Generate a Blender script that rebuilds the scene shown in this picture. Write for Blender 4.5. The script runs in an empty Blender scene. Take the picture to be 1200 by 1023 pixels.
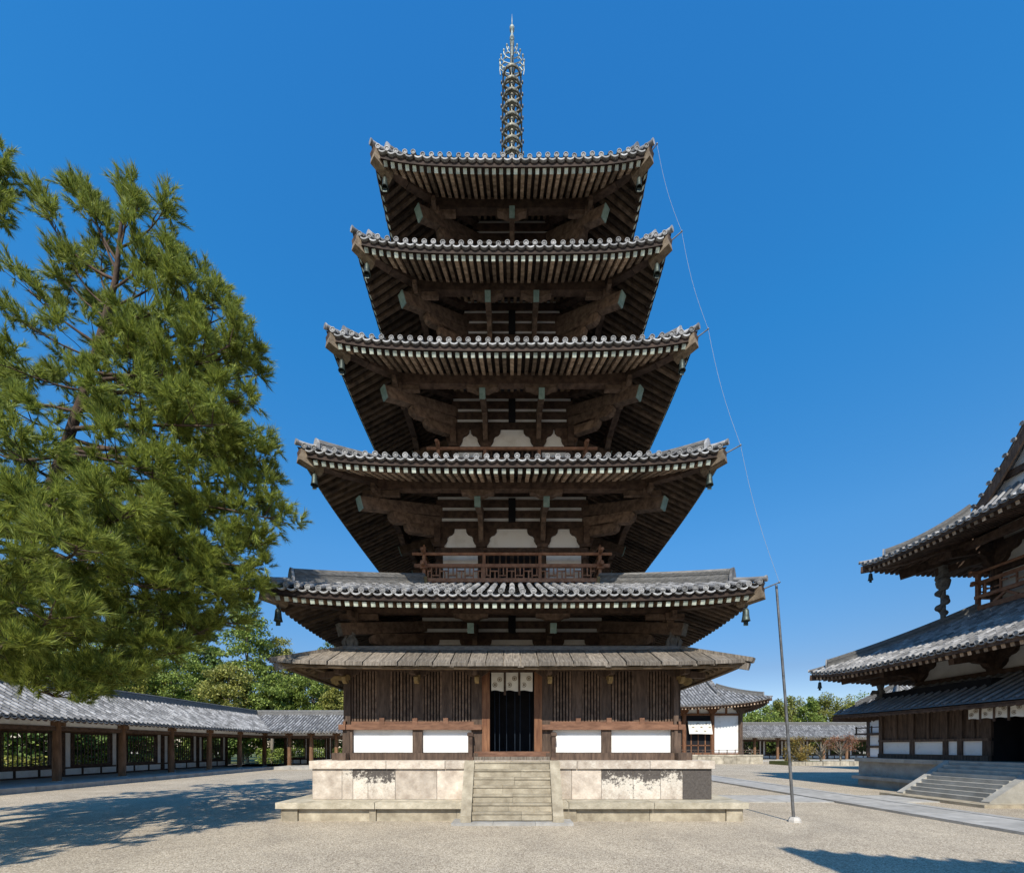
import bpy, math, random
import numpy as np
from mathutils import Vector, Matrix

S = bpy.context.scene
C = S.collection
R = random.Random(11)
PI = math.pi
EYE, CAMY, F = 2.07, -18.0, 486.0          # eye height, camera position, focal length in photo pixels


def rad(a):
    return math.radians(a)


# ------------------------------------------------------------------ mesh builder
class MB:
    def __init__(s, xf=None):
        s.v, s.f, s.m, s.s, s.xf = [], [], [], [], xf

    def add(s, vs, fs, m=0, smooth=False):
        b = len(s.v)
        s.v.extend([s.xf(*p) for p in vs] if s.xf else [tuple(p) for p in vs])
        for f in fs:
            s.f.append(tuple(i + b for i in f))
            s.m.append(m)
            s.s.append(smooth)

    def box(s, x0, x1, y0, y1, z0, z1, m=0):
        s.add([(x0, y0, z0), (x1, y0, z0), (x1, y1, z0), (x0, y1, z0), (x0, y0, z1), (x1, y0, z1), (x1, y1, z1), (x0, y1, z1)],
              [(0, 3, 2, 1), (4, 5, 6, 7), (0, 1, 5, 4), (1, 2, 6, 5), (2, 3, 7, 6), (3, 0, 4, 7)], m)

    def beam(s, p, q, w, h, m=0, w2=None, h2=None):
        p, q = Vector(p), Vector(q)
        d = (q - p).normalized()
        up = Vector((0, 0, 1)) if abs(d.z) < .95 else Vector((0, 1, 0))
        a = d.cross(up).normalized()
        b = a.cross(d).normalized()
        w2, h2 = w2 or w, h2 or h
        vs = []
        for c, ww, hh in ((p, w, h), (q, w2, h2)):
            for sa, sb in ((-1, -1), (1, -1), (1, 1), (-1, 1)):
                vs.append(tuple(c + a * sa * ww / 2 + b * sb * hh / 2))
        s.add(vs, [(0, 1, 2, 3), (7, 6, 5, 4), (0, 4, 5, 1), (1, 5, 6, 2), (2, 6, 7, 3), (3, 7, 4, 0)], m)

    def tube(s, pts, r, n=8, m=0, caps=True):
        pts = [Vector(p) for p in pts]
        k = len(pts)
        rs = r if isinstance(r, (list, tuple)) else [r] * k
        vs, fs = [], []
        a = None
        for i, p in enumerate(pts):
            d = (pts[min(i + 1, k - 1)] - pts[max(i - 1, 0)]).normalized()
            if a is None:
                a = d.cross(Vector((0, 0, 1)) if abs(d.z) < .9 else Vector((1, 0, 0))).normalized()
            else:
                a = (a - d * a.dot(d)).normalized()
            b = d.cross(a)
            for j in range(n):
                t = 2 * PI * j / n
                vs.append(tuple(p + (a * math.cos(t) + b * math.sin(t)) * rs[i]))
        for i in range(k - 1):
            for j in range(n):
                j2 = (j + 1) % n
                fs.append((i * n + j, i * n + j2, (i + 1) * n + j2, (i + 1) * n + j))
        s.add(vs, fs, m, n > 5)
        if caps:
            s.add(vs[:n], [tuple(range(n))[::-1]], m)
            s.add(vs[-n:], [tuple(range(n))], m)

    def lathe(s, c, prof, n=12, m=0, smooth=True):
        vs, fs = [], []
        for (r, z) in prof:
            for j in range(n):
                t = 2 * PI * (j + .5) / n
                vs.append((c[0] + r * math.cos(t), c[1] + r * math.sin(t), c[2] + z))
        for i in range(len(prof) - 1):
            for j in range(n):
                j2 = (j + 1) % n
                fs.append((i * n + j, i * n + j2, (i + 1) * n + j2, (i + 1) * n + j))
        s.add(vs, fs, m, smooth)

    def prism(s, poly, fn, a, b, m=0):
        """poly: [(u, v)] extruded from a to b along the third axis; fn(u, v, w) -> xyz."""
        k = len(poly)
        vs = [fn(u, v, a) for u, v in poly] + [fn(u, v, b) for u, v in poly]
        fs = [tuple(range(k))[::-1], tuple(range(k, 2 * k))] + [(i, (i + 1) % k, k + (i + 1) % k, k + i) for i in range(k)]
        s.add(vs, fs, m)

    def grid(s, fn, nu, nv, m=0, smooth=True):
        vs = [fn(i / nu, j / nv) for i in range(nu + 1) for j in range(nv + 1)]
        w = nv + 1
        fs = [(i * w + j, (i + 1) * w + j, (i + 1) * w + j + 1, i * w + j + 1) for i in range(nu) for j in range(nv)]
        s.add(vs, fs, m, smooth)

    def build(s, name, mats, parent=None, base=None, **props):
        me = bpy.data.meshes.new(name)
        mats = mats if isinstance(mats, (list, tuple)) else [mats]
        off = Vector(base) if base else (world_loc(parent) if parent else Vector((0, 0, 0)))
        me.from_pydata([(x - off[0], y - off[1], z - off[2]) for x, y, z in s.v], [], s.f)
        for mm in mats:
            me.materials.append(mm)
        me.polygons.foreach_set('material_index', s.m)
        me.polygons.foreach_set('use_smooth', s.s)
        me.update()
        o = bpy.data.objects.new(name, me)
        C.objects.link(o)
        if parent:
            o.parent = parent
            if base:
                o.location = Vector(base) - world_loc(parent)
        elif base:
            o.location = base
        for k, v in props.items():
            o[k] = v
        return o


def world_loc(o):
    l = Vector((0, 0, 0))
    while o:
        l += o.location
        o = o.parent
    return l


def thing(name, label, cat, loc=(0, 0, 0), group=None):
    o = bpy.data.objects.new(name, None)
    C.objects.link(o)
    o.location = loc
    o.empty_display_size = .3
    o['label'], o['category'] = label, cat
    if group:
        o['group'] = group
    return o


def copy_part(o, parent, loc):
    c = o.copy()
    C.objects.link(c)
    c.parent = parent
    c.location = loc
    return c


def copy_tree(o, parent=None):
    c = o.copy()
    C.objects.link(c)
    if parent:
        c.parent = parent
    for ch in list(o.children):
        copy_tree(ch, c)
    return c


# ------------------------------------------------------------------ materials
def material(name, c1, c2, scale=4., rough=.8, island=.25, bump=.15, stretch=(1, 1, 1), detail=5, spec=.3, metal=0., c3=None, fine=40., trans=0., bias=(.35, .65), bumpdist=.02):
    m = bpy.data.materials.new(name)
    m.use_nodes = True
    n, l = m.node_tree.nodes, m.node_tree.links
    p = n['Principled BSDF']
    tc = n.new('ShaderNodeTexCoord')
    mp = n.new('ShaderNodeMapping')
    mp.inputs['Scale'].default_value = stretch
    l.new(tc.outputs['Object'], mp.inputs['Vector'])
    geo = n.new('ShaderNodeNewGeometry')
    oi = n.new('ShaderNodeObjectInfo')
    rs_ = n.new('ShaderNodeMath')
    rs_.operation = 'ADD'
    l.new(geo.outputs['Random Per Island'], rs_.inputs[0])
    l.new(oi.outputs['Random'], rs_.inputs[1])
    rf_ = n.new('ShaderNodeMath')
    rf_.operation = 'FRACT'
    l.new(rs_.outputs[0], rf_.inputs[0])
    # offset the grain per island so that repeats do not show
    add = n.new('ShaderNodeVectorMath')
    add.operation = 'MULTIPLY_ADD'
    l.new(rf_.outputs[0], add.inputs[0])
    add.inputs[1].default_value = (17., 31., 23.) if island else (0, 0, 0)
    l.new(mp.outputs['Vector'], add.inputs[2])
    nz = n.new('ShaderNodeTexNoise')
    nz.inputs['Scale'].default_value = scale
    nz.inputs['Detail'].default_value = detail
    nz.inputs['Roughness'].default_value = .62
    l.new(add.outputs[0], nz.inputs['Vector'])
    cr = n.new('ShaderNodeValToRGB')
    cr.color_ramp.elements[0].position, cr.color_ramp.elements[1].position = bias
    cr.color_ramp.elements[0].color = (*c1, 1)
    cr.color_ramp.elements[1].color = (*c2, 1)
    if c3:
        e = cr.color_ramp.elements.new(min(1., bias[1] + .17))
        e.color = (*c3, 1)
    l.new(nz.outputs['Fac'], cr.inputs['Fac'])
    mr = n.new('ShaderNodeMapRange')
    mr.inputs['To Min'].default_value, mr.inputs['To Max'].default_value = 1 - island, 1 + island
    l.new(rf_.outputs[0], mr.inputs['Value'])
    hs = n.new('ShaderNodeHueSaturation')
    l.new(cr.outputs['Color'], hs.inputs['Color'])
    l.new(mr.outputs['Result'], hs.inputs['Value'])
    l.new(hs.outputs['Color'], p.inputs['Base Color'])
    p.inputs['Roughness'].default_value = rough
    p.inputs['Metallic'].default_value = metal
    p.inputs['Specular IOR Level'].default_value = spec
    if bump:
        nf = n.new('ShaderNodeTexNoise')
        nf.inputs['Scale'].default_value = fine
        nf.inputs['Detail'].default_value = 3
        l.new(add.outputs[0], nf.inputs['Vector'])
        bp = n.new('ShaderNodeBump')
        bp.inputs['Strength'].default_value = bump
        bp.inputs['Distance'].default_value = bumpdist
        l.new(nf.outputs['Fac'], bp.inputs['Height'])
        l.new(bp.outputs['Normal'], p.inputs['Normal'])
    if trans:
        tr = n.new('ShaderNodeBsdfTranslucent')
        l.new(hs.outputs['Color'], tr.inputs['Color'])
        mx = n.new('ShaderNodeMixShader')
        mx.inputs['Fac'].default_value = trans
        l.new(p.outputs['BSDF'], mx.inputs[1])
        l.new(tr.outputs['BSDF'], mx.inputs[2])
        l.new(mx.outputs['Shader'], n['Material Output'].inputs['Surface'])
    return m


WOOD = material('weathered dark wood', (.046, .028, .020), (.115, .074, .052), 5, .85, .35, .3)
WOODRS = material('darker rafter wood', (.040, .027, .019), (.125, .085, .056), 4, .85, .5, .3)  # darker than the front rafters, for the side and rear eaves
WOODARM = material('bracket arm wood', (.080, .052, .037), (.20, .135, .094), 6, .85, .25, .4)
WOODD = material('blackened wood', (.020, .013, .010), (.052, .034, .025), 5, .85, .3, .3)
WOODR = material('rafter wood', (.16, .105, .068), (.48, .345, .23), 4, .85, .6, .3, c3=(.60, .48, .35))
WOODR2 = material('lean-to soffit wood', (.07, .048, .028), (.17, .12, .07), 4, .85, .35, .3)
WOODRED = material('reddish door wood', (.12, .050, .026), (.24, .115, .058), 4, .75, .2, .25, stretch=(3, 3, .4))
WAIST = material('waist rail wood', (.115, .056, .034), (.215, .112, .068), 5, .75, .2, .3, stretch=(.5, 2, 2))
WOODRAIL = material('red brown rail wood', (.20, .09, .05), (.34, .175, .10), 5, .75, .2, .2)
WOODGREY = material('silver weathered roof board', (.105, .088, .07), (.27, .23, .185), 4, .9, .28, .6, stretch=(7, .8, .8), c3=(.37, .33, .27))
WOODWALL = material('dark plank wall wood', (.055, .036, .026), (.125, .084, .060), 4, .8, .25, .25, stretch=(3, 3, .5))
PLASTER = material('white plaster', (.62, .59, .53), (.82, .81, .78), 1.6, .9, .03, .1, bias=(.22, .5))
PLASTERG = material('greyed plaster', (.56, .54, .50), (.68, .66, .62), 2, .9, .05, .05)
TILE = material('grey roof tile', (.145, .14, .135), (.31, .30, .29), 3, .6, .5, .2, c3=(.46, .45, .43), spec=.4)
TILEDISC = material('eave disc tile', (.13, .128, .125), (.30, .292, .28), 9, .6, .4, .3)
TILED = material('dark flat roof tile', (.065, .063, .06), (.16, .153, .145), 4, .6, .4, .2, spec=.4)
TILELIGHT = material('pale eave tile', (.19, .187, .185), (.37, .365, .355), 9, .6, .42, .2)
RIDGE = material('ridge tile', (.08, .077, .072), (.20, .19, .175), 5, .65, .3, .4, stretch=(1, 1, 6))
PAINTEND = material('pale green painted rafter end', (.30, .34, .27), (.58, .60, .50), 6, .8, .38, 0, c3=(.60, .52, .36))
COPPER = material('verdigris copper cap', (.15, .235, .21), (.25, .345, .31), 8, .6, .1, .1)
BRONZE = material('dark bronze', (.035, .045, .040), (.08, .10, .085), 8, .5, .2, .1, metal=.5)
FINIAL = material('weathered gilt bronze', (.06, .06, .048), (.25, .24, .19), 7, .5, .2, .1, metal=.35)
FINIALP = material('pale bronze flame', (.17, .21, .19), (.34, .37, .33), 7, .5, .2, .1, metal=.2)
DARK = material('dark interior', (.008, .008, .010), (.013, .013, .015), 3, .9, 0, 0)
NET = material('dark blue net cord', (.012, .02, .032), (.02, .032, .05), 3, .8, .2, 0)
CLOTH = material('off white curtain cloth', (.62, .58, .50), (.72, .69, .62), 3, .9, .05, .1)
CREST = material('brown printed crest', (.20, .16, .11), (.26, .21, .15), 9, .9, 0, 0)
STEEL = material('galvanised steel', (.13, .13, .13), (.24, .24, .24), 5, .45, .1, .05, metal=.6)
CONC = material('concrete block', (.42, .39, .35), (.55, .52, .47), 9, .9, .1, .3)
CABLE = material('pale cable', (.2, .21, .22), (.28, .28, .28), 3, .6, 0, 0)
STEP = material('worn sandstone step', (.25, .21, .15), (.42, .365, .27), 3, .95, .16, .6, c3=(.52, .465, .36), fine=25)
STEPW = material('pale worn step slab', (.31, .27, .195), (.52, .46, .35), 3, .95, .12, .6, c3=(.66, .60, .49), fine=25)
SLAB = material('granite paving', (.29, .275, .25), (.42, .40, .365), 2.5, .9, .1, .3, fine=30)
KERB = material('rough kerb stone', (.24, .21, .16), (.46, .41, .32), 2, .95, .2, .6, fine=8)
ENDGRAIN = material('weathered end grain', (.12, .085, .055), (.26, .20, .135), 7, .85, .2, .3)
STONEG = material('grey stone', (.29, .275, .24), (.42, .40, .355), 2, .95, .1, .4, fine=22)
CARVED = material('carved grey wood', (.085, .08, .07), (.18, .17, .15), 7, .85, .1, .5)
NOSE = material('ochre carved bracket', (.17, .115, .05), (.30, .22, .10), 7, .8, .1, .3)
BARK = material('pine bark', (.04, .026, .018), (.11, .072, .05), 7, .95, .2, .8, stretch=(1, 1, .5), fine=18)
BARKG = material('pale bark', (.13, .11, .085), (.28, .24, .19), 6, .95, .2, .6, stretch=(1, 1, .4), fine=18)
NEEDLE = material('pine needles', (.075, .12, .026), (.43, .47, .085), 2.6, .5, .45, 0, c3=(.66, .56, .14), trans=.40, spec=.25)
LEAFA = material('broadleaf green', (.12, .175, .036), (.32, .385, .08), .35, .5, .55, 0, c3=(.45, .40, .11), trans=.3)
LEAFB = material('dark conifer green', (.07, .12, .030), (.20, .27, .065), .5, .55, .5, 0, trans=.25)
LEAFC = material('yellowing green', (.17, .19, .04), (.37, .35, .085), .4, .5, .5, 0, c3=(.46, .28, .09), trans=.3)
LEAFY = material('bamboo yellow green', (.14, .17, .038), (.31, .30, .075), .3, .5, .5, 0, trans=.35)
LEAFG = material('golden autumn leaf', (.17, .13, .03), (.32, .22, .055), 1.2, .5, .5, 0, trans=.3)
LEAFR = material('dull red autumn leaf', (.22, .09, .05), (.34, .17, .09), 1.2, .5, .5, 0, trans=.3)


def stone_wall_material():
    """Tuff slabs, pinkish buff, with flaking dark patina on the slabs that carry the 'stain' attribute."""
    m = material('tuff platform slab', (.36, .295, .235), (.575, .495, .405), 3.2, .95, .16, .7, c3=(.72, .66, .575), bias=(.32, .62), fine=18)
    n, l = m.node_tree.nodes, m.node_tree.links
    p = n['Principled BSDF']
    src = p.inputs['Base Color'].links[0].from_socket
    at = n.new('ShaderNodeAttribute')
    at.attribute_name = 'stain'
    tc = n.new('ShaderNodeTexCoord')
    nz = n.new('ShaderNodeTexNoise')
    nz.inputs['Scale'].default_value = 3.2
    nz.inputs['Detail'].default_value = 8
    nz.inputs['Roughness'].default_value = .72
    l.new(tc.outputs['Object'], nz.inputs['Vector'])
    ma = n.new('ShaderNodeMath')
    ma.operation = 'ADD'
    l.new(at.outputs['Fac'], ma.inputs[0])
    nz2 = n.new('ShaderNodeTexNoise')
    nz2.inputs['Scale'].default_value = 13
    nz2.inputs['Detail'].default_value = 6
    nz2.inputs['Roughness'].default_value = .7
    l.new(tc.outputs['Object'], nz2.inputs['Vector'])
    mxn = n.new('ShaderNodeMix')
    mxn.inputs['Factor'].default_value = .42
    l.new(nz.outputs['Fac'], mxn.inputs['A'])
    l.new(nz2.outputs['Fac'], mxn.inputs['B'])
    mc = n.new('ShaderNodeMapRange')
    mc.clamp = False
    mc.inputs['From Min'].default_value, mc.inputs['From Max'].default_value = .25, .75
    mc.inputs['To Min'].default_value, mc.inputs['To Max'].default_value = .02, .98
    l.new(mxn.outputs['Result'], mc.inputs['Value'])
    l.new(mc.outputs['Result'], ma.inputs[1])
    mr = n.new('ShaderNodeMapRange')
    mr.inputs['From Min'].default_value, mr.inputs['From Max'].default_value = .78, .90
    l.new(ma.outputs[0], mr.inputs['Value'])
    mx = n.new('ShaderNodeMix')
    mx.data_type = 'RGBA'
    l.new(mr.outputs['Result'], mx.inputs['Factor'])
    m0 = n.new('ShaderNodeMapRange')
    m0.inputs['From Min'].default_value, m0.inputs['From Max'].default_value = .52, .72
    m0.inputs['To Max'].default_value = .55
    l.new(ma.outputs[0], m0.inputs['Value'])
    x0 = n.new('ShaderNodeMix')
    x0.data_type = 'RGBA'
    l.new(m0.outputs['Result'], x0.inputs['Factor'])
    l.new(src, x0.inputs['A'])
    x0.inputs['B'].default_value = (.72, .665, .565, 1)
    l.new(x0.outputs['Result'], mx.inputs['A'])
    dk = n.new('ShaderNodeValToRGB')
    dk.color_ramp.elements[0].position, dk.color_ramp.elements[1].position = .35, .68
    dk.color_ramp.elements[0].color = (.070, .060, .052, 1)
    dk.color_ramp.elements[1].color = (.115, .10, .088, 1)
    l.new(nz2.outputs['Fac'], dk.inputs['Fac'])
    l.new(dk.outputs['Color'], mx.inputs['B'])
    l.new(mx.outputs['Result'], p.inputs['Base Color'])
    return m


TUFF = stone_wall_material()


def gravel_material():
    m = bpy.data.materials.new('pale gravel')
    m.use_nodes = True
    n, l = m.node_tree.nodes, m.node_tree.links
    p = n['Principled BSDF']
    tc = n.new('ShaderNodeTexCoord')
    big = n.new('ShaderNodeTexNoise')
    big.inputs['Scale'].default_value = .55
    big.inputs['Roughness'].default_value = .68
    big.inputs['Distortion'].default_value = .6
    big.inputs['Detail'].default_value = 6
    l.new(tc.outputs['Object'], big.inputs['Vector'])
    vo = n.new('ShaderNodeTexVoronoi')
    vo.inputs['Scale'].default_value = 42
    l.new(tc.outputs['Object'], vo.inputs['Vector'])
    v2 = n.new('ShaderNodeTexVoronoi')
    v2.inputs['Scale'].default_value = 95
    l.new(tc.outputs['Object'], v2.inputs['Vector'])
    bw = n.new('ShaderNodeRGBToBW')
    l.new(vo.outputs['Color'], bw.inputs[0])
    b2 = n.new('ShaderNodeRGBToBW')
    l.new(v2.outputs['Color'], b2.inputs[0])
    ad = n.new('ShaderNodeMath')
    ad.operation = 'ADD'
    l.new(bw.outputs[0], ad.inputs[0])
    l.new(b2.outputs[0], ad.inputs[1])
    cr = n.new('ShaderNodeValToRGB')
    cr.color_ramp.elements[0].position, cr.color_ramp.elements[1].position = .22, .80
    cr.color_ramp.elements[0].color = (.20, .16, .115, 1)
    cr.color_ramp.elements[1].color = (.67, .585, .46, 1)
    hf = n.new('ShaderNodeMath')
    hf.operation = 'MULTIPLY'
    hf.inputs[1].default_value = .5
    l.new(ad.outputs[0], hf.inputs[0])
    l.new(hf.outputs[0], cr.inputs['Fac'])
    mx = n.new('ShaderNodeMix')
    mx.data_type = 'RGBA'
    mx.blend_type = 'MULTIPLY'
    mx.inputs['Factor'].default_value = 1
    c2 = n.new('ShaderNodeValToRGB')
    c2.color_ramp.elements[0].position, c2.color_ramp.elements[1].position = .3, .7
    c2.color_ramp.elements[0].color = (.76, .745, .73, 1)
    c2.color_ramp.elements[1].color = (1.10, 1.08, 1.04, 1)
    l.new(big.outputs['Fac'], c2.inputs['Fac'])
    l.new(cr.outputs['Color'], mx.inputs['A'])
    l.new(c2.outputs['Color'], mx.inputs['B'])
    l.new(mx.outputs['Result'], p.inputs['Base Color'])
    p.inputs['Roughness'].default_value = .95
    p.inputs['Specular IOR Level'].default_value = .15
    bp = n.new('ShaderNodeBump')
    bp.inputs['Strength'].default_value = .4
    bp.inputs['Distance'].default_value = .02
    l.new(vo.outputs['Distance'], bp.inputs['Height'])
    bp.invert = True
    l.new(bp.outputs['Normal'], p.inputs['Normal'])
    return m


GRAVEL = gravel_material()
GRASS = material('dull grass', (.06, .08, .02), (.13, .13, .04), .8, .95, 0, .4, c3=(.2, .17, .08))


# ------------------------------------------------------------------ roof helpers
def side(k, cx=0., cy=0.):
    """(x along the side, w outwards from the centre, z) -> world, for the four sides of a building."""
    return [lambda x, w, z: (cx + x, cy - w, z), lambda x, w, z: (cx + w, cy + x, z),
            lambda x, w, z: (cx - x, cy + w, z), lambda x, w, z: (cx - w, cy - x, z)][k]


def upturn(u):
    u = min(1., abs(u))
    return .28 * u * u + .72 * u ** 5


def tile_disc(mb, x, w, z, r, m=3, n=10):
    rings = [(r, -.07), (r, .02), (r * .74, .02), (r * .66, .0), (r * .36, .012)]
    vs, fs = [], []
    for rr, dw in rings:
        for j in range(n):
            t = 2 * PI * j / n
            vs.append((x + rr * math.cos(t), w + dw, z + rr * math.sin(t)))
    for i in range(len(rings) - 1):
        for j in range(n):
            j2 = (j + 1) % n
            fs.append((i * n + j, i * n + j2, (i + 1) * n + j2, (i + 1) * n + j))
    fs.append(tuple(range(4 * n, 5 * n)))
    mb.add(vs, fs, m)


def tile_rows(mb, L0, L1, wE, zf, tmax, tmin=None, sp=.29, r=.085, step=.33, fine=True, eave=True, flat=True, top=True):
    """Round cover tiles in rows down a slope (and flat tiles between them). Every tile is an island of its own. materials: 0 cover, 1 eave disc, 2 flat."""
    n = max(1, int((L1 - L0) / sp))
    x0 = (L0 + L1) / 2 - (n - 1) * sp / 2
    for i in range(n):
        for kind in ((0, 1) if flat else (0,)):
            x = x0 + i * sp + (sp / 2 if kind else 0)
            ta, tb = (tmin(x) if tmin else 0.), tmax(x)
            if tb - ta < .08:
                continue
            if fine:
                k = max(1, int(round((tb - ta) / step)))
                cuts = [ta + (tb - ta) * j / k for j in range(k + 1)]
            else:
                k = 5
                cuts = [ta + (tb - ta) * j / k for j in range(k + 1)]
            if kind == 0:
                if fine:
                    for j in range(k):
                        a, b = cuts[j], cuts[j + 1] + .03
                        dx, dz = R.uniform(-.008, .008), R.uniform(-.006, .008)
                        vs = []
                        for t, rr in ((a, r), (b, r * .84)):
                            for q in range(6):
                                an = PI * q / 5
                                vs.append((x + dx + rr * math.cos(an), wE - t, zf(x, t) + dz + rr * math.sin(an) - .01))
                        mb.add(vs, [(q, q + 1, q + 7, q + 6) for q in range(5)] + [(0, 1, 2, 3, 4, 5)], 0, False)
                else:
                    vs = []
                    for t in cuts:
                        for q in range(5):
                            an = PI * q / 4
                            vs.append((x + r * math.cos(an), wE - t, zf(x, t) + r * math.sin(an) - .01))
                    mb.add(vs, [(j * 5 + q, j * 5 + q + 1, j * 5 + q + 6, j * 5 + q + 5) for j in range(k) for q in range(4)], 0, True)
                if eave and ta == 0:
                    tile_disc(mb, x + R.uniform(-.012, .012), wE + R.uniform(-.02, .012), zf(x, 0) + R.uniform(-.010, .010), r * R.uniform(.92, 1.0))
            else:
                if fine:
                    hw = sp / 2 - r * .6
                    for j in range(k):
                        a, b = cuts[j], cuts[j + 1]
                        dz = R.uniform(-.006, .006)
                        vs = []
                        for t, lift in ((a, .02), (b, -.012)):
                            for q in (-1, 0, 1):
                                vs.append((x + q * hw, wE - t, zf(x, t) - .045 + .03 * abs(q) + lift + dz))
                        mb.add(vs, [(0, 1, 4, 3), (1, 2, 5, 4)], 2, False)
                if eave and ta == 0:
                    hw = sp / 2 - r * .35
                    vs = []
                    for ww in (wE - .12, wE + .005):
                        for q in range(5):
                            u = -1 + q / 2
                            zz = zf(x, 0) - .055 - .045 * (1 - u * u)
                            vs += [(x + u * hw, ww, zz), (x + u * hw, ww, zz - .045)]
                    fs = []
                    for q in range(4):
                        fs += [(10 + 2 * q, 12 + 2 * q, 13 + 2 * q, 11 + 2 * q), (2 * q + 1, 2 * q + 3, 13 + 2 * q, 11 + 2 * q), (2 * q, 2 * q + 2, 12 + 2 * q, 10 + 2 * q)]
                    mb.add(vs, fs, 1)


def roof_sheet(mb, L0, L1, wE, zf, tmax_all, hipped=True, m=2, dz=-.06, nx=26, nt=10, t0=0.):
    def fn(u, v):
        t = t0 + (tmax_all - t0) * v
        a, b = (L0 + t, L1 - t) if hipped else (L0, L1)
        x = a + (b - a) * u
        return (x, wE - t, zf(x, t) + dz)
    mb.grid(fn, nx, nt, m)


def eave_fascia(mb, L, wE, zf, z0, z1, w0, w1, m=0, n=24):
    def strip(wa, za, wb, zb):
        mb.grid(lambda u, v: ((-L + 2 * L * u) * (1 if v == 0 else 1), wE + (wa if v == 0 else wb), zf(-L + 2 * L * u, 0) + (za if v == 0 else zb)), n, 1, m, False)
    strip(w1, z0, w1, z1)
    strip(w1, z0, w0, z0)
    strip(w0, z0, w0, z1)
    strip(w0, z1, w1, z1)


def hip_ridge(mb, cx, cy, sx, sy, ax, ay, zc, t0, t1, w=.24, h=.36, tip=True, k=10):
    """Stacked ridge along the hip line from inset t0 to t1, an end tile and the small upturned tip tile. zc(t): roof height on the hip."""
    P = lambda t, dz: (cx + sx * (ax - t), cy + sy * (ay - t), zc(t) + dz)
    n = Vector((sx, -sy, 0)).normalized() * w / 2
    for lay, (ww, za, zb) in enumerate(((1., -.1, h * .3), (.86, h * .3, h * .62), (.95, h * .62, h * .86))):
        vs = []
        for j in range(k + 1):
            t = t0 + (t1 - t0) * j / k
            a, b = Vector(P(t, za)), Vector(P(t, zb))
            vs += [tuple(a - n * ww), tuple(a + n * ww), tuple(b + n * ww), tuple(b - n * ww)]
        fs = []
        for j in range(k):
            for q in range(4):
                q2 = (q + 1) % 4
                fs.append((4 * j + q, 4 * j + q2, 4 * j + 4 + q2, 4 * j + 4 + q))
        fs += [(0, 1, 2, 3), (4 * k, 4 * k + 1, 4 * k + 2, 4 * k + 3)]
        mb.add(vs, fs, 0)
    mb.tube([P(t0 + (t1 - t0) * j / k, h * .9) for j in range(k + 1)], w * .36, 8, 0)
    # end tile: arched plate facing out along the diagonal
    d = Vector((sx, sy, 0)).normalized()
    c = Vector(P(t0 - .02, 0))
    e = Vector((sx, -sy, 0)).normalized()
    arch = [(-.19, -.05), (.19, -.05), (.20, .10), (.16, h * .7), (.08, h + .03), (0, h + .07), (-.08, h + .03), (-.16, h * .7), (-.20, .10)]
    mb.prism(arch, lambda u, v, q: tuple(c + e * u * w / .24 + Vector((0, 0, v)) + d * q), 0, .07, 1)
    if tip:
        a, b = t0 - .05, -.10
        b = .0
        mb.tube([P(a, .06), P((a + b) / 2, .05), P(b, .06)], [.075, .072, .072], 8, 1)
        mb.tube([P(b + .01, .06), P(b - .03, .065)], [.085, .085], 10, 1)


# ------------------------------------------------------------------ the pagoda
pagoda = thing('five_storey_pagoda', 'five-storey dark wooden pagoda with grey tiled roofs standing on a two-step stone platform', 'pagoda', (0, 0, 0))

# --- stone platform
def stone_course(mb_list, half, z0, z1, cuts, gap=.008, depth=.25, jit=.0):
    """Blocks round a square, each its own island. cuts: fractions along each side."""
    for k in range(4):
        mb_list.xf = side(k)
        h2 = half if k % 2 == 0 else half - depth
        for a, b in zip(cuts, cuts[1:]):
            j = R.uniform(0, jit)
            mb_list.box(-h2 + 2 * h2 * a + gap, -h2 + 2 * h2 * b - gap, half - depth, half - j, z0, z1 - R.uniform(0, .004))
    mb_list.xf = None


plat = MB()
plat.box(-6.36, 6.36, -6.36, 6.36, -.2, .50)          # core of the low step
plat.box(-5.66, 5.66, -5.66, 5.66, .5, 1.655)
platform = plat.build('stone_platform', [STONEG], pagoda)
low = MB()
stone_course(low, 6.55, .36, .535, [0, .21, .40, .62, .80, 1.], jit=.012, depth=.95)
low.build('step_slab', [STEPW], platform)
base = MB()
for k in range(4):
    base.xf = side(k)
    cuts = [0, .035, .19, .205, .38, .60, .64, .80, .965, 1.0]
    for a, b in zip(cuts, cuts[1:]):
        pil = b - a < .05
        base.box(-6.42 + 12.84 * a + .006, -6.42 + 12.84 * b - .006, 6.1, 6.42 + (.035 if pil else -.02), -.12, .36)
base.xf = None
base.build('step_riser', [STEP], platform)
wall = MB()
slabs = [(-5.85, -4.98, -.9), (-4.98, -4.66, .32), (-4.66, -4.22, .50), (-4.22, -3.42, .52), (-3.42, -2.2, -.12), (-2.2, -1.1, -.9),
         (1.1, 1.75, -.9), (1.75, 2.62, -.04), (2.62, 3.55, .50), (3.55, 4.35, .56), (4.35, 5.0, .44), (5.0, 5.85, .80)]
stains = []
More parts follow.
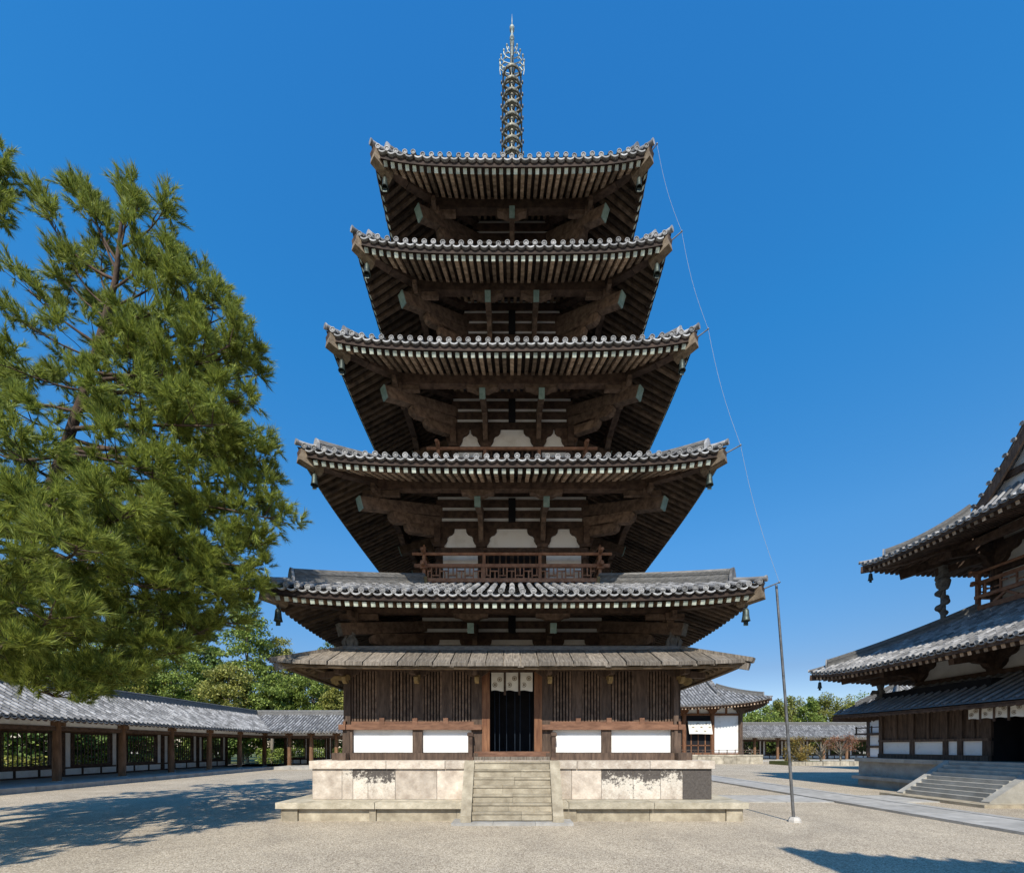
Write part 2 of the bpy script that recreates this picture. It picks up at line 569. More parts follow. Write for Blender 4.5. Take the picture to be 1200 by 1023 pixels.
for k in range(4):
    wall.xf = side(k)
    for (a, b, st) in (slabs if k == 0 else [(-5.85 + 1.17 * i, -4.68 + 1.17 * i, R.choice((-.9, -.1, .35))) for i in range(10)]):
        nz_ = 5
        for j in range(nz_):
            z0, z1 = .54 + .9 * j / nz_, .54 + .9 * (j + 1) / nz_
        wall.add([(a + .006, 5.85, .54 + .9 * j / 6) for j in range(7)] + [(b - .006, 5.85, .54 + .9 * j / 6) for j in range(7)],
                 [(j, j + 7, j + 8, j + 1) for j in range(6)])
        for q in range(2):
            for j in range(7):
                f = j / 6
                stains.append(st if st < -.5 else (st - (0 if st > .7 else .50 * (1 - f) ** 1.1)))
        wall.box(a + .006, b - .006, 5.6, 5.845, .54, 1.44)
        stains += [-.9] * 8
wall.xf = None
wo = wall.build('slab_wall', [TUFF], platform)
att = wo.data.attributes.new('stain', 'FLOAT', 'POINT')
att.data.foreach_set('value', stains)
cap = MB()
stone_course(cap, 5.92, 1.437, 1.668, [0, .19, .335, .43, .50, .57, .66, .84, 1.], jit=.01, depth=1.2)
cap.build('cap_stone', [TUFF], platform)

# --- front stair (the other three are out of sight behind the platform)
stair = MB()
zt, zb, yt, yb = 1.668, .10, 5.92, 6.86
n = 7
for i in range(n):
    z1 = zt - (zt - zb) * (i + .0) / n - .004
    y1 = yt + (yb - yt) * (i + 1) / n
    x = 1.08
    cuts = sorted([-x, R.uniform(-.3, .3), x])
    for a, b in zip(cuts, cuts[1:]):
        stair.box(a + .003, b - .003, -y1 + .018, -yt + .4, z1 - (zt - zb) / n, z1 - .062)
        stair.box(a + .003, b - .003, -y1 - R.uniform(0, .012), -yt + .4, z1 - .06, z1 - R.uniform(0, .010))
stairs = stair.build('stone_stair', [STEP], pagoda)
for sx in (-1, 1):
    fl = MB()
    poly = [(5.93, 1.68), (6.02, 1.68), (7.02, .24), (7.02, .07), (5.93, .07)]
    fl.prism(poly, lambda u, v, w: (w, -u, v), sx * 1.085, sx * 1.37, 0)
    fl.build('stair_flank', [STEP], stairs)
pad = MB()
for a, b in ((-1.6, -.5), (-.5, .62), (.62, 1.62)):
    pad.box(a + .004, b - .004, -7.12, -6.3, -.1, .07)
pad.build('foot_slab', [SLAB], stairs)

# --- enclosing plank skirt with its lean-to roof
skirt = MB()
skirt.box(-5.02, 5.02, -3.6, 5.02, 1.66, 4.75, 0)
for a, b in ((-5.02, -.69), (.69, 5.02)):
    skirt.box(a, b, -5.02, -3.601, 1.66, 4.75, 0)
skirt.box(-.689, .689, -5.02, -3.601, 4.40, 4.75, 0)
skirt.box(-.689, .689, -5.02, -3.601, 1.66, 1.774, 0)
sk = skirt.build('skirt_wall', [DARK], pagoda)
for k in range(4):
    for (a, b) in ((-5.05, -2.98), (-2.86, -1.16), (1.16, 2.86), (2.98, 5.05)):
        wp = MB(side(k))
        wp.box(a + .02, b - .02, 5.0, 5.09, 1.9, 2.62)
        wp.build('white_panel', [PLASTER], sk)
    for sgn in (-1, 1):
        sl = MB(side(k))
        for a, b, nn in ((1.28, 1.86, 6), (2.16, 2.82, 7), (3.08, 3.80, 7), (4.18, 4.92, 8)):
            for i in range(nn):
                c = a + (b - a) * (i + .5) / nn
                sl.box(sgn * c - .029, sgn * c + .029, 5.045, 5.125, 2.8, 4.42, 1)
        for a, b in ((1.86, 2.20), (3.78, 4.20), (2.80, 2.86), (3.12, 3.18)):
            sl.box(sgn * a if sgn > 0 else -b, sgn * b if sgn > 0 else -a, 5.06, 5.12, 2.8, 4.42)
        sl.build('slat_screen', [WOODWALL, WOODARM], sk)
    for sgn in (-1, 1):
        rail = MB(side(k))
        a, b = (.93, 5.33) if sgn > 0 else (-5.33, -.93)
        rail.box(a, b, 5.10, 5.27, 2.60, 2.76)
        rail.box(a + .1 if sgn < 0 else a + .25, b - (.25 if sgn < 0 else .1), 5.08, 5.18, 2.762, 2.86)
        rail.build('waist_rail', [WAIST], sk)
    for c in (-4.02, -2.05, 2.05, 4.02, -3.0, 3.0):
        stud = MB(side(k))
        stud.box(c - .075, c + .075, 5.1, 5.2, 2.75, 2.97)
        stud.build('rail_block', [WAIST], sk)
    for sgn in (-1, 1):
        sill = MB(side(k))
        a, b = (1.05, 5.55) if sgn > 0 else (-5.55, -1.05)
        sill.box(a, b, 5.0, 5.24, 1.669, 1.885)
        sill.build('ground_sill', [WOODWALL], sk)
    lint = MB(side(k))
    lint.box(-5.2, 5.2, 4.98, 5.15, 4.42, 4.62)
    lint.build('wall_plate', [WOOD], sk)
    for c in (-5.08, -2.92, 2.92, 5.08):
        pb = MB(side(k))
        pb.box(c - .15, c + .15, 5.0, 5.2, 1.886, 2.6)
        pb.box(c - .15, c + .15, 4.98, 5.13, 2.763, 4.42)
        pb.build('wall_post', [WOODWALL], sk)
for sgn in (-1, 1):
    jb = MB(side(0))
    a, b = (.69, .93) if sgn > 0 else (-.93, -.69)
    jb.box(a, b, 4.9, 5.16, 1.70, 4.42)
    a, b = (.935, 1.26) if sgn > 0 else (-1.26, -.935)
    jb.box(a, b, 4.9, 5.14, 1.70, 4.42, 1)
    jb.build('door_jamb', [WOODRED, WOODWALL], sk)
    gp = MB(side(0))
    c = sgn * 1.27
    gp.box(c - .065, c + .065, 5.28, 5.4, 1.672, 2.52)
    gp.box(c - .09, c + .09, 5.25, 5.43, 2.40, 2.50)
    gp.box(c - .10, c + .10, 5.25, 5.45, 1.672, 1.76)
    gp.build('gate_post', [WOOD], sk)
dr = MB(side(0))
dr.box(-1.16, 1.16, 4.85, 5.22, 1.775, 1.93, 0)
dr.box(-1.16, 1.16, 4.8, 5.3, 1.669, 1.773, 1)
dr.build('threshold', [WAIST, WOODGREY], sk)
door = MB(side(0))
door.box(-.688, .688, 3.602, 3.7, 1.775, 4.4, 0)
for i in range(6):
    c = -.56 + i * .22 + R.uniform(-.07, .07)
    door.tube([(c, 4.7, 1.78), (c + R.uniform(-.01, .01), 4.7, 4.0)], .010, 5, 1)
door.build('dark_doorway', [DARK, NET], sk)
# carved bracket arms under the lean-to eave
for k in range(4):
    for c in (-5.08, -2.92, -1.1, 1.1, 2.92, 5.08):
        b = MB(side(k))
        b.beam((c, 5.1, 4.33), (c, 6.0, 4.30), .14, .20, 0)
        b.prism([(-.42, .13), (.42, .13), (.34, .02), (.14, -.10), (-.14, -.10), (-.34, .02)], lambda u, v, w: (c + u, w, 4.33 + v), 5.14, 5.25, 0)
        b.prism([(5.2, 4.28), (5.5, 4.26), (5.62, 4.16), (5.58, 4.04), (5.46, 3.98), (5.36, 4.04), (5.38, 4.12), (5.2, 4.14)], lambda u, v, w: (c + .04 + w, u, v), -.06, .06, 1)
        b.build('eave_bracket', [WOODWALL, NOSE], sk)

# lean-to board roof
mw, mz0, mT, ms = 6.55, 4.30, 2.2, .51
zm = lambda x, t: mz0 + ms * t + .10 * upturn(x / max(.5, mw - t)) * max(0, 1 - t / mT)
lr = MB()
for k in range(4):
    lr.xf = side(k)
    roof_sheet(lr, -mw, mw, mw, zm, mT, True, 0, .0, 26, 6)
    nb = 27
    sp = 2 * mw / nb
    for i in range(nb):
        for kind in (0, 1):
            x = -mw + (i + .5) * sp + (sp / 2 if kind else 0)
            hw = sp * (.47 if kind == 0 else .17)
            dz = .10 if kind == 0 else .02
            tip = R.uniform(-.05, .02) + (.04 if kind == 0 else -.02)
            vs, m0 = [], mT
            for xx in (x - hw, x + hw):
                for t in (-tip, min(1.35, mw - abs(xx))):
                    t = min(t, max(.02, mw - abs(xx)))
                    xc = max(-mw, min(mw, xx))
                    vs += [(xx, mw - t, zm(xc, max(0, t)) + dz + R.uniform(-.006, .006)), (xx, mw - t, zm(xc, max(0, t)) + dz - (.10 if kind == 0 else .05))]
            lr.add(vs, [(0, 2, 6, 4), (0, 4, 5, 1), (0, 1, 3, 2), (4, 6, 7, 5), (2, 3, 7, 6), (1, 5, 7, 3)], 0)
lr.xf = None
lro = lr.build('lean_to_roof', [WOODGREY], pagoda)
lu = MB()
for k in range(4):
    lu.xf = side(k)
    roof_sheet(lu, -mw + .1, mw - .1, mw - .1, lambda x, t: zm(x, t), 1.7, True, 0, -.07, 20, 3)
    n = 48
    for i in range(n):
        x = -mw + .15 + (2 * mw - .3) * (i + .5) / n
        t1 = min(1.55, mw - abs(x))
        if t1 < .5:
            continue
        lu.beam((x, mw - .34, zm(x, .3) - .12), (x, mw - max(.5, t1), zm(x, max(.5, t1)) - .13), .07, .09, 0)
    eave_fascia(lu, mw - .06, mw, zm, -.07, -.005, -.2, -.06, 0)
    lu.box(-5.8, 5.8, 5.78, 5.92, 4.38, 4.5, 0)
lu.xf = None
lu.build('board_soffit', [WOODR2], lro)
lc = MB()
for k in range(4):
    lc.xf = side(k)
    lc.box(-5.28, 5.28, 5.08, 5.30, 4.96, 5.16, 0)
lc.xf = None
lc.build('roof_ridge_board', [RIDGE], lro)
for sx in (-1, 1):
    for sy in (-1, 1):
        hb = MB()
        P = lambda t, dz: (sx * (mw - t), sy * (mw - t), zm(mw - t, t) + dz)
        hb.beam(P(-.08, .09), P(1.3, .09), .22, .12)
        hb.beam(P(.0, -.12), P(1.5, -.18), .16, .18)
        hb.build('hip_board', [WOODGREY], lro)

# --- storeys
ST = [  # half body, mid column x, floor z, bracket zone bottom, bracket zone top, wall top
    dict(b=3.15, ic=1.29, z0=4.6, zb0=5.20, zb1=5.89, zt=7.2, wc=5.07, zc=5.77, zr=6.2, cc=5.285, czc=5.66, czr=6.35),
    dict(b=2.68, ic=1.12, z0=7.9, zb0=9.37, zb1=10.08, zt=11.75, wc=4.54, zc=10.02, zr=10.66, cc=4.83, czc=9.79, czr=10.75),
    dict(b=2.18, ic=1.0, z0=12.05, zb0=13.40, zb1=14.11, zt=15.6, wc=4.01, zc=13.98, zr=14.65, cc=4.235, czc=13.8, czr=14.8),
    dict(b=1.80, ic=.85, z0=15.85, zb0=17.13, zb1=17.84, zt=19.4, wc=3.47, zc=17.84, zr=18.5, cc=3.76, czc=17.42, czr=18.6),
    dict(b=1.43, ic=0., z0=19.7, zb0=20.70, zb1=21.4, zt=23.0, wc=2.93, zc=21.48, zr=22.15, cc=3.30, czc=20.97, czr=22.36)]
RF = [  # half eave, disc z, corner rise, rafter slope, eave beam (half, top z, height), top inset half, top z
    dict(w=6.83, z=6.26, up=.28, s=.34, bw=4.95, bz=6.53, bh=.28, tw=3.15, tz=7.9, lin=1.),
    dict(w=6.146, z=10.37, up=.34, s=.47, bw=4.42, bz=10.82, bh=.37, tw=2.7, tz=12.15, lin=.8),
    dict(w=5.574, z=14.25, up=.34, s=.53, bw=3.89, bz=14.70, bh=.36, tw=2.3, tz=16.0, lin=.8),
    dict(w=5.0, z=17.85, up=.36, s=.63, bw=3.35, bz=18.45, bh=.36, tw=2.0, tz=19.85, lin=.85),
    dict(w=4.56, z=21.21, up=.37, s=.78, bw=2.81, bz=22.05, bh=.38, tw=.5, tz=24.7, lin=.85)]

CLOUD = [(-.62, .70), (.62, .70), (.60, .56), (.52, .47), (.40, .43), (.34, .36), (.33, .26), (.27, .15), (.17, .06), (.16, 0), (-.16, 0), (-.17, .06),
         (-.27, .15), (-.33, .26), (-.34, .36), (-.40, .43), (-.52, .47), (-.60, .56)]

for si, s in enumerate(ST):
    b, ic = s['b'], s['ic']
    core = MB()
    core.box(-b - .05, b + .05, -b - .05, b + .05, s['z0'] - .3, s['zt'])
    body = core.build('storey_wall', [PLASTERG if si in (0, 4) else PLASTER], pagoda)
    for k in range(4):
        X = side(k)
        cols = [-b, -ic, ic] if ic else [-b, 0.]
        for c in cols:
            cm = MB(X)
            cm.tube([(c, b, s['z0'] - .2), (c, b, s['zb0'])], .15, 10)
            cm.build('column', [WOOD], body)
        bm = MB(X)
        bm.box(-b - .1, b + .1, b - .12, b + (.12 if k % 2 else .123), s['zb0'] - .14, s['zb0'] - .001)            # head tie
        z = s['zb1']
        i = 0
        while z < s['zt'] - .05:
            bm.box(-b - .10, b + .10, b - .12, b + (.10 if k % 2 else .103), z, min(s['zt'], z + .26))
            z += .395
            i += 1
        if ic:
            bm.box(-ic - .1, -ic + .1, b - .1, b + .11, s['z0'], s['zb0'] - .142)
            bm.box(ic - .1, ic + .1, b - .1, b + .11, s['z0'], s['zb0'] - .142)
        bm.box(-b - .1, b + .1, b - .12, b + .11, s['z0'], s['z0'] + .15)
        bm.build('tie_beam', [WOOD], body)
        if ic and si:
            dk = MB(X)
            hw = ic - .12
            dk.box(-hw, hw, b - .1, b + .056, s['z0'] + .152, s['zb0'] - .143, 0)
            for j in range(9):
                if j != 4:
                    c = -hw + 2 * hw * (j + .5) / 9
                    dk.box(c - .035, c + .035, b + .057, b + .10, s['z0'] + .152, s['zb0'] - .143, 1)
            dk.box(-.07, .07, b + .057, b + .12, s['z0'] + .152, s['zb0'] - .143, 1)
            dk.build('lattice_window', [DARK, WOOD], body)
        if ic:
            bl = MB(X)
            bl.box(-.13, .13, b + .121, b + .20, s['zb1'] + .22, s['zb1'] + 1.06)
            bl.build('strut_block', [DARK], body)
        for c in ([-b, -ic, ic, b] if ic else [-b, 0., b]):
            br = MB(X)
            sc = .92 if ic else .8
            h = (s['zb1'] - s['zb0']) / .70
            br.prism([(u * sc, v * h) for u, v in CLOUD], lambda u, v, w: (max(-b - .3, min(b + .3, c + u)), w, s['zb0'] + v), b - .08, b + .14)
            br.box(c - .2, c + .2, b - .1, b + .18, s['zb0'] - .001 + .002, s['zb0'] + .13)
            br.build('cloud_bracket', [WOOD], body)
        # projecting lever arms under the eave beam
        r = RF[si]
        for c in ([-ic, ic] if ic else [0.]):
            arm = MB(X)
            arm.beam((c, b - .2, s['zr']), (c, s['wc'], s['zc']), .19, .30, 0)
            prof = [(b + .05, s['zb0'] + .16), (b + .28, s['zb0'] + .2), (b + .42, s['zb0'] + .34), (b + .50, s['zb1'] - .12), (b + .72, s['zb1'] - .06), (b + .85, s['zb1'] + .1),
                    (b + .95, s['zb1'] + .28), (b + .05, s['zb1'] + .5)]
            arm.prism(prof, lambda u, v, w: (c + w, u, v), -.085, .085, 0)
            zz = r['bz'] - r['bh'] - .004
            arm.prism([(-.55, 0), (.55, 0), (.53, -.09), (.36, -.12), (.2, -.2), (-.2, -.2), (-.36, -.12), (-.53, -.09)], lambda u, v, w: (c + u, w, zz + v), r['bw'] - .13, r['bw'] + .08, 0)
            arm.build('lever_arm', [WOODARM], body)
            cp = MB(X)
            d = Vector((0, s['wc'] - b + .2, s['zc'] - s['zr'])).normalized()
            e = Vector((c, s['wc'], s['zc']))
            cp.beam(tuple(e - d * .01), tuple(e + d * .03), .20, .31)
            cp.build('copper_cap', [COPPER], body)
    for sx in (-1, 1):
        for sy in (-1, 1):
            ca = MB()
            P = lambda c, z: (sx * c, sy * c, z)
            cc, zc, zr = s['cc'], s['czc'], s['czr']
            ca.beam(P(b - .2, zr + .08), P(cc, zc), .25, .36, 0)
            sl_ = (zc - zr) / (cc - b)
            for (f0, drop, f1) in ((.0, .42, .62), (0., .78, .42)):
                c1 = b + (cc - b) * f1
                z1 = zr + sl_ * (c1 - b) - drop * .86
                z0 = zr - drop * .95
                p0, p1 = Vector(P(b - .1, z0)), Vector(P(c1, z1))
                dd = (p1 - p0).normalized()
                ca.beam(tuple(p0), tuple(p1), .22, .36, 0)
                ca.beam(tuple(p1), tuple(p1 + dd * .12), .21, .33, 0, .19, .24)
                ca.beam(tuple(p1 + dd * .12), tuple(p1 + dd * .17), .19, .24, 0, .15, .12)
            # bracket carrying the corner of the eave beam
            zz = r['bz'] - r['bh'] - .004
            bw = r['bw']
            ca.box(sx * bw - .16, sx * bw + .16, sy * bw - .16, sy * bw + .16, zz - .22, zz)
            ca.beam((sx * (bw - .75), sy * bw, zz - .1), (sx * (bw + .45), sy * bw, zz - .1), .14, .17)
            ca.beam((sx * bw, sy * (bw - .75), zz - .102), (sx * bw, sy * (bw + .45), zz - .102), .14, .17)
            top_at = zr + sl_ * (bw - b) + .18
            if zz - .22 > top_at:
                ca.box(sx * bw - .1, sx * bw + .1, sy * bw - .1, sy * bw + .1, top_at - .1, zz - .22)
            ca.build('corner_bracket', [WOODARM], body)
            cp = MB()
            e = Vector(P(cc, zc))
            d = (e - Vector(P(b - .2, zr + .08))).normalized()
            cp.beam(tuple(e - d * .01), tuple(e + d * .035), .26, .37)
            cp.build('copper_cap', [COPPER if si else CARVED], body)

bells = []
RAFTER_SP = .236
for ri, r in enumerate(RF):
    W, T = r['w'], r['w'] - r['tw']
    b = ST[ri]['b']
    rise = r['tz'] - r['z']
    pr = lambda t: r['z'] + rise * (r['lin'] * t / T + (1 - r['lin']) * (t / T) ** 2)
    zf = lambda x, t: pr(max(0, t)) + r['up'] * upturn(x / max(.3, W - t)) * max(0., 1 - t / T) ** 1.5
    Tr = W - b
    zr = lambda x, t: r['z'] - .35 + r['s'] * (t - .12) + r['up'] * upturn(x / max(.3, W - t)) * max(0., 1 - t / Tr) ** 1.5
    tl = MB()
    for k in range(4):
        tl.xf = side(k)
        tile_rows(tl, -W, W, W, zf, lambda x: min(T, W - abs(x)), fine=(ri == 0), flat=True)
        roof_sheet(tl, -W, W, W, zf, T)
    tl.xf = None
    rf = tl.build('tiled_roof', [TILE, TILELIGHT, TILED, TILEDISC], pagoda)
    fa = MB()
    for k in range(4):
        fa.xf = side(k)
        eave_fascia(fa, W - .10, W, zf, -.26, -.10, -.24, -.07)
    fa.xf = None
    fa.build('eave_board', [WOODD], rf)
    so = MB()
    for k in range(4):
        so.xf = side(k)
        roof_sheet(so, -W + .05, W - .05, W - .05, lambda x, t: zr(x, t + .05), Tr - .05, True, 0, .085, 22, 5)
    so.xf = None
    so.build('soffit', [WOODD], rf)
    raf = MB()
    for k in range(4):
        raf.xf = side(k)
        n = int((2 * W - .5) / RAFTER_SP)
        for i in range(n):
            x = (i - (n - 1) / 2) * RAFTER_SP
            t0 = .115
            t1 = min(Tr, W - abs(x) - .08)
            if t1 < t0 + .1:
                continue
            p, q = (x, W - t0, zr(x, t0)), (x, W - t1, zr(x, t1))
            tgt = raf
            own = k == 0 and ri in (1, 2)
            if own:
                tgt = MB(side(0))
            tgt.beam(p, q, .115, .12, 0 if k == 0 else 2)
            d = (Vector(p) - Vector(q)).normalized()
            tgt.beam(p, tuple(Vector(p) + d * .010), .117, .122, 1)
            if own:
                tgt.build('rafter', [WOODR, PAINTEND], rf)
    raf.xf = None
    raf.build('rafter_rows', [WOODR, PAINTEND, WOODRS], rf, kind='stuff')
    eb = MB()
    for k in range(4):
        eb.xf = side(k)
        e = .0 if k % 2 else .10
        eb.box(-r['bw'] - e, r['bw'] + e, r['bw'] - .13, r['bw'] + .10, r['bz'] - r['bh'] + (.0 if k % 2 else .003), r['bz'] - (.002 if k % 2 else 0))
    eb.xf = None
    eb.build('eave_beam', [WOOD], rf)
    for sx in (-1, 1):
        for sy in (-1, 1):
            hr = MB()
            P = lambda c, dz: (sx * c, sy * c, zr(c, W - c) + dz)
            hr.beam(P(b, -.12), P(r['bw'], -.12), .24, .30, 0)
            hr.beam(P(r['bw'], -.12), P(W - .9, -.06), .24, .30, 0)
            hr.beam(P(W - .9, -.06), (sx * (W - .04), sy * (W - .04), zf(W, 0) - .30), .24, .28, 0, .25, .30)
            e0 = Vector((sx * (W - .5), sy * (W - .5), zf(W, 0) - .39))
            e1 = Vector((sx * (W - .035), sy * (W - .035), zf(W, 0) - .30))
            hr.beam(tuple(e0), tuple(e1), .262, .322, 1)
            hr.build('hip_rafter', [WOOD, ENDGRAIN], rf)
            hg = MB()
            hip_ridge(hg, 0, 0, sx, sy, W, W, lambda t: zf(W - t, t) if t > 0 else zf(W, 0), .42 if ri else .62, T, w=.24, h=.34 if ri < 1 else .26)
            hg.build('hip_ridge', [RIDGE, TILE], rf)
            bells.append((ri, sx, sy, (sx * (W - .34), sy * (W - .34), zf(W, 0) - .50)))

# balcony railings
for si, (bb, zbase, full) in {1: (3.15, 7.92, True), 2: (2.72, 12.0, True), 3: (2.3, 15.75, False), 4: (1.95, 19.6, False)}.items():
    H = 1.05
    rl = MB()
    for k in range(4):
        rl.xf = side(k)
        dz = .0 if k % 2 else .004
        rl.tube([(-bb - .42, bb, zbase + H + dz), (bb + .42, bb, zbase + H + dz)], .058, 8)
        rl.box(-bb - .34, bb + .34, bb - .05, bb + .05, zbase + .56 + dz, zbase + .68 + dz)
        rl.box(-bb - .08, bb + .08, bb - .07, bb + .07, zbase + .02 + dz, zbase + .16 + dz)
    rl.xf = None
    ra = rl.build('balcony_railing', [WOODRAIL], pagoda)
    for k in range(4):
        for c in (-bb, -1.0, 1.0):
            pm = MB(side(k))
            if c == -bb:
                pm.tube([(c, bb, zbase), (c, bb, zbase + H + .22)], [.065, .065], 8)
                pm.tube([(c, bb, zbase + H + .22), (c, bb, zbase + H + .33)], [.07, .02], 8)
                pm.box(c - .12, c + .12, bb - .12, bb + .12, zbase + .5, zbase + .74)
                pm.box(c - .13, c + .13, bb - .13, bb + .13, zbase - .04, zbase + .2, 1)
            else:
                pm.box(c - .055, c + .055, bb - .045, bb + .045, zbase + .16, zbase + H - .03)
            pm.build('railing_post', [WOODRAIL, NOSE], ra)
        if full:
            la = MB(side(k))      # swastika-like key fret between the lower rails
            x = -bb + .12
            z0, z1 = zbase + .165, zbase + .555
            zm_ = (z0 + z1) / 2
            j = 0
            w_ = .30
            while x + w_ < bb - .05:
                la.box(x + w_ * .5 - .022, x + w_ * .5 + .022, bb - .02, bb + .02, z0, z1)
                if j % 2 == 0:
                    la.box(x, x + w_ * .5 - .023, bb - .019, bb + .019, zm_ + .06, zm_ + .10)
                    la.box(x + w_ * .5 + .023, x + w_, bb - .019, bb + .019, zm_ - .10, zm_ - .06)
                    la.box(x + .0, x + .045, bb - .018, bb + .018, z0, zm_ + .059)
                else:
                    la.box(x, x + w_ * .5 - .023, bb - .019, bb + .019, zm_ - .10, zm_ - .06)
                    la.box(x + w_ * .5 + .023, x + w_, bb - .019, bb + .019, zm_ + .06, zm_ + .10)
                    la.box(x + .0, x + .045, bb - .018, bb + .018, zm_ - .059, z1)
                x += w_
                j += 1
            la.build('fret_panel', [WOODRAIL], ra)

# carved figures that prop the corner brackets on the lean-to roof
for sx in (-1, 1):
    for sy in (-1, 1):
        cf = MB()
        c = 5.02
        cf.lathe((sx * c, sy * c, 5.02), [(.05, 0), (.19, 0), (.21, .12), (.15, .2), (.17, .3), (.20, .38), (.13, .46), (.11, .5), (.14, .55), (.13, .63), (.08, .7), (.0, .72)], 9)
        for a in (-1, 1):
            cf.tube([(sx * c + a * .16, sy * c - .08, 5.1), (sx * c + a * .2, sy * c - .12, 5.32), (sx * c + a * .1, sy * c - .12, 5.52)], [.06, .07, .04], 6)
        cf.build('carved_prop', [CARVED], pagoda)

# --- finial
fin = MB()
fin.box(-.62, .62, -.62, .62, 24.2, 25.0)
fin.box(-.7, .7, -.7, .7, 25.0, 25.12)
fin.lathe((0, 0, 25.12), [(.52, 0), (.5, .2), (.36, .42), (.12, .5)], 16)
fin.lathe((0, 0, 25.6), [(.14, 0), (.3, .08), (.44, .2), (.46, .26), (.2, .24), (.1, .3)], 16)
fin.tube([(0, 0, 25.6), (0, 0, 32.6)], .085, 10)
finial = fin.build('bronze_finial', [FINIAL], pagoda)
for i in range(9):
    z = 31.02 - i * .515
    rr = .405 + i * .006
    rg = MB()
    rg.lathe((0, 0, z), [(rr, -.055), (rr + .02, -.02), (rr + .02, .02), (rr, .055), (rr - .05, .04), (rr - .05, -.04), (rr, -.055)], 24)
    rg.lathe((0, 0, z), [(.085, -.17), (.15, -.13), (.15, .10), (.12, .16), (.085, .17)], 12)
    for j in range(8):
        a = 2 * PI * (j + .5) / 8
        rg.beam((.13 * math.cos(a), .13 * math.sin(a), z), ((rr - .03) * math.cos(a), (rr - .03) * math.sin(a), z), .05, .06)
    for j in range(12):
        a = 2 * PI * j / 12
        rg.lathe(((rr + .05) * math.cos(a), (rr + .05) * math.sin(a), z - .17), [(.0, .13), (.025, .11), (.04, 0), (.0, 0)], 6)
    rg.build('finial_ring', [FINIAL], finial)
for q in range(4):     # pierced flame plates
    fl = MB()
    a = PI / 2 * q
    ux, uy = math.cos(a), math.sin(a)
    for j in range(5):
        z0 = 31.25 + j * .22
        ln = (.50, .52, .46, .34, .2)[j]
        pts = []
        for i in range(7):
            f = i / 6
            d = .03 + ln * math.sin(f * PI * .62) / math.sin(PI * .5) * (1 if f < .8 else .96)
            pts.append((ux * d, uy * d, z0 + .42 * f ** 1.5))
        fl.tube(pts, [.018, .018, .017, .017, .018, .02, .008], 5)
        e = pts[-2]
        fl.lathe((e[0], e[1], e[2]), [(0, -.02), (.045, .02), (.045, .06), (.0, .14)], 6)
        m_ = pts[3]
        fl.tube([m_, (m_[0] * .75, m_[1] * .75, m_[2] + .14), (m_[0] * .62, m_[1] * .62, m_[2] + .06)], [.022, .022, .01], 5)
        fl.tube([pts[2], (pts[2][0] * 1.25, pts[2][1] * 1.25, pts[2][2] - .05)], [.022, .03], 5)
    fl.tube([(ux * .5, uy * .5, 31.2), (ux * .53, uy * .53, 31.42), (ux * .5, uy * .5, 31.75)], .022, 5)
    fl.build('finial_flame', [FINIALP], finial)
jw = MB()
jw.lathe((0, 0, 32.55), [(.085, 0), (.1, .03), (.05, .1), (.06, .14), (.11, .22), (.08, .32), (.045, .4), (.05, .55), (.1, .6), (.11, .68), (.05, .78), (.025, .86), (.02, 1.0), (.004, 1.3)], 10)
jw.build('finial_jewel', [FINIALP], finial)

# --- wind bells hang from the corners: things of their own
bell = MB()
bell.tube([(0, 0, 0), (0, 0, -.12)], .012, 5)
bell.lathe((0, 0, -.12), [(.0, 0), (.05, -.01), (.075, -.06), (.085, -.2), (.10, -.3), (.115, -.34), (.09, -.34)], 10)
bell.tube([(0, 0, -.3), (0, 0, -.46)], .01, 5)
bell.box(-.06, .06, -.006, .006, -.58, -.44)
ORD = ['first', 'second', 'third', 'fourth', 'fifth']
proto = None
for ri, sx, sy, loc in bells:
    if sy > 0:
        continue
    if proto is None:
        o = proto = bell.build('wind_bell', [BRONZE], base=(0, 0, 0))
    else:
        o = proto.copy()
        C.objects.link(o)
    o.location = loc
    o.scale = (1, 1, 1) if ri != 0 else (1.05, 1.05, 1.05)
    nm = {0: 'lowest', 1: 'second', 2: 'third', 3: 'fourth', 4: 'topmost'}[ri]
    o['label'] = f"bronze wind bell under the {'left' if sx < 0 else 'right'} corner of the pagoda's {nm} tiled roof"
    o['category'] = 'bell'
    o['group'] = 'wind bells under the pagoda eaves'


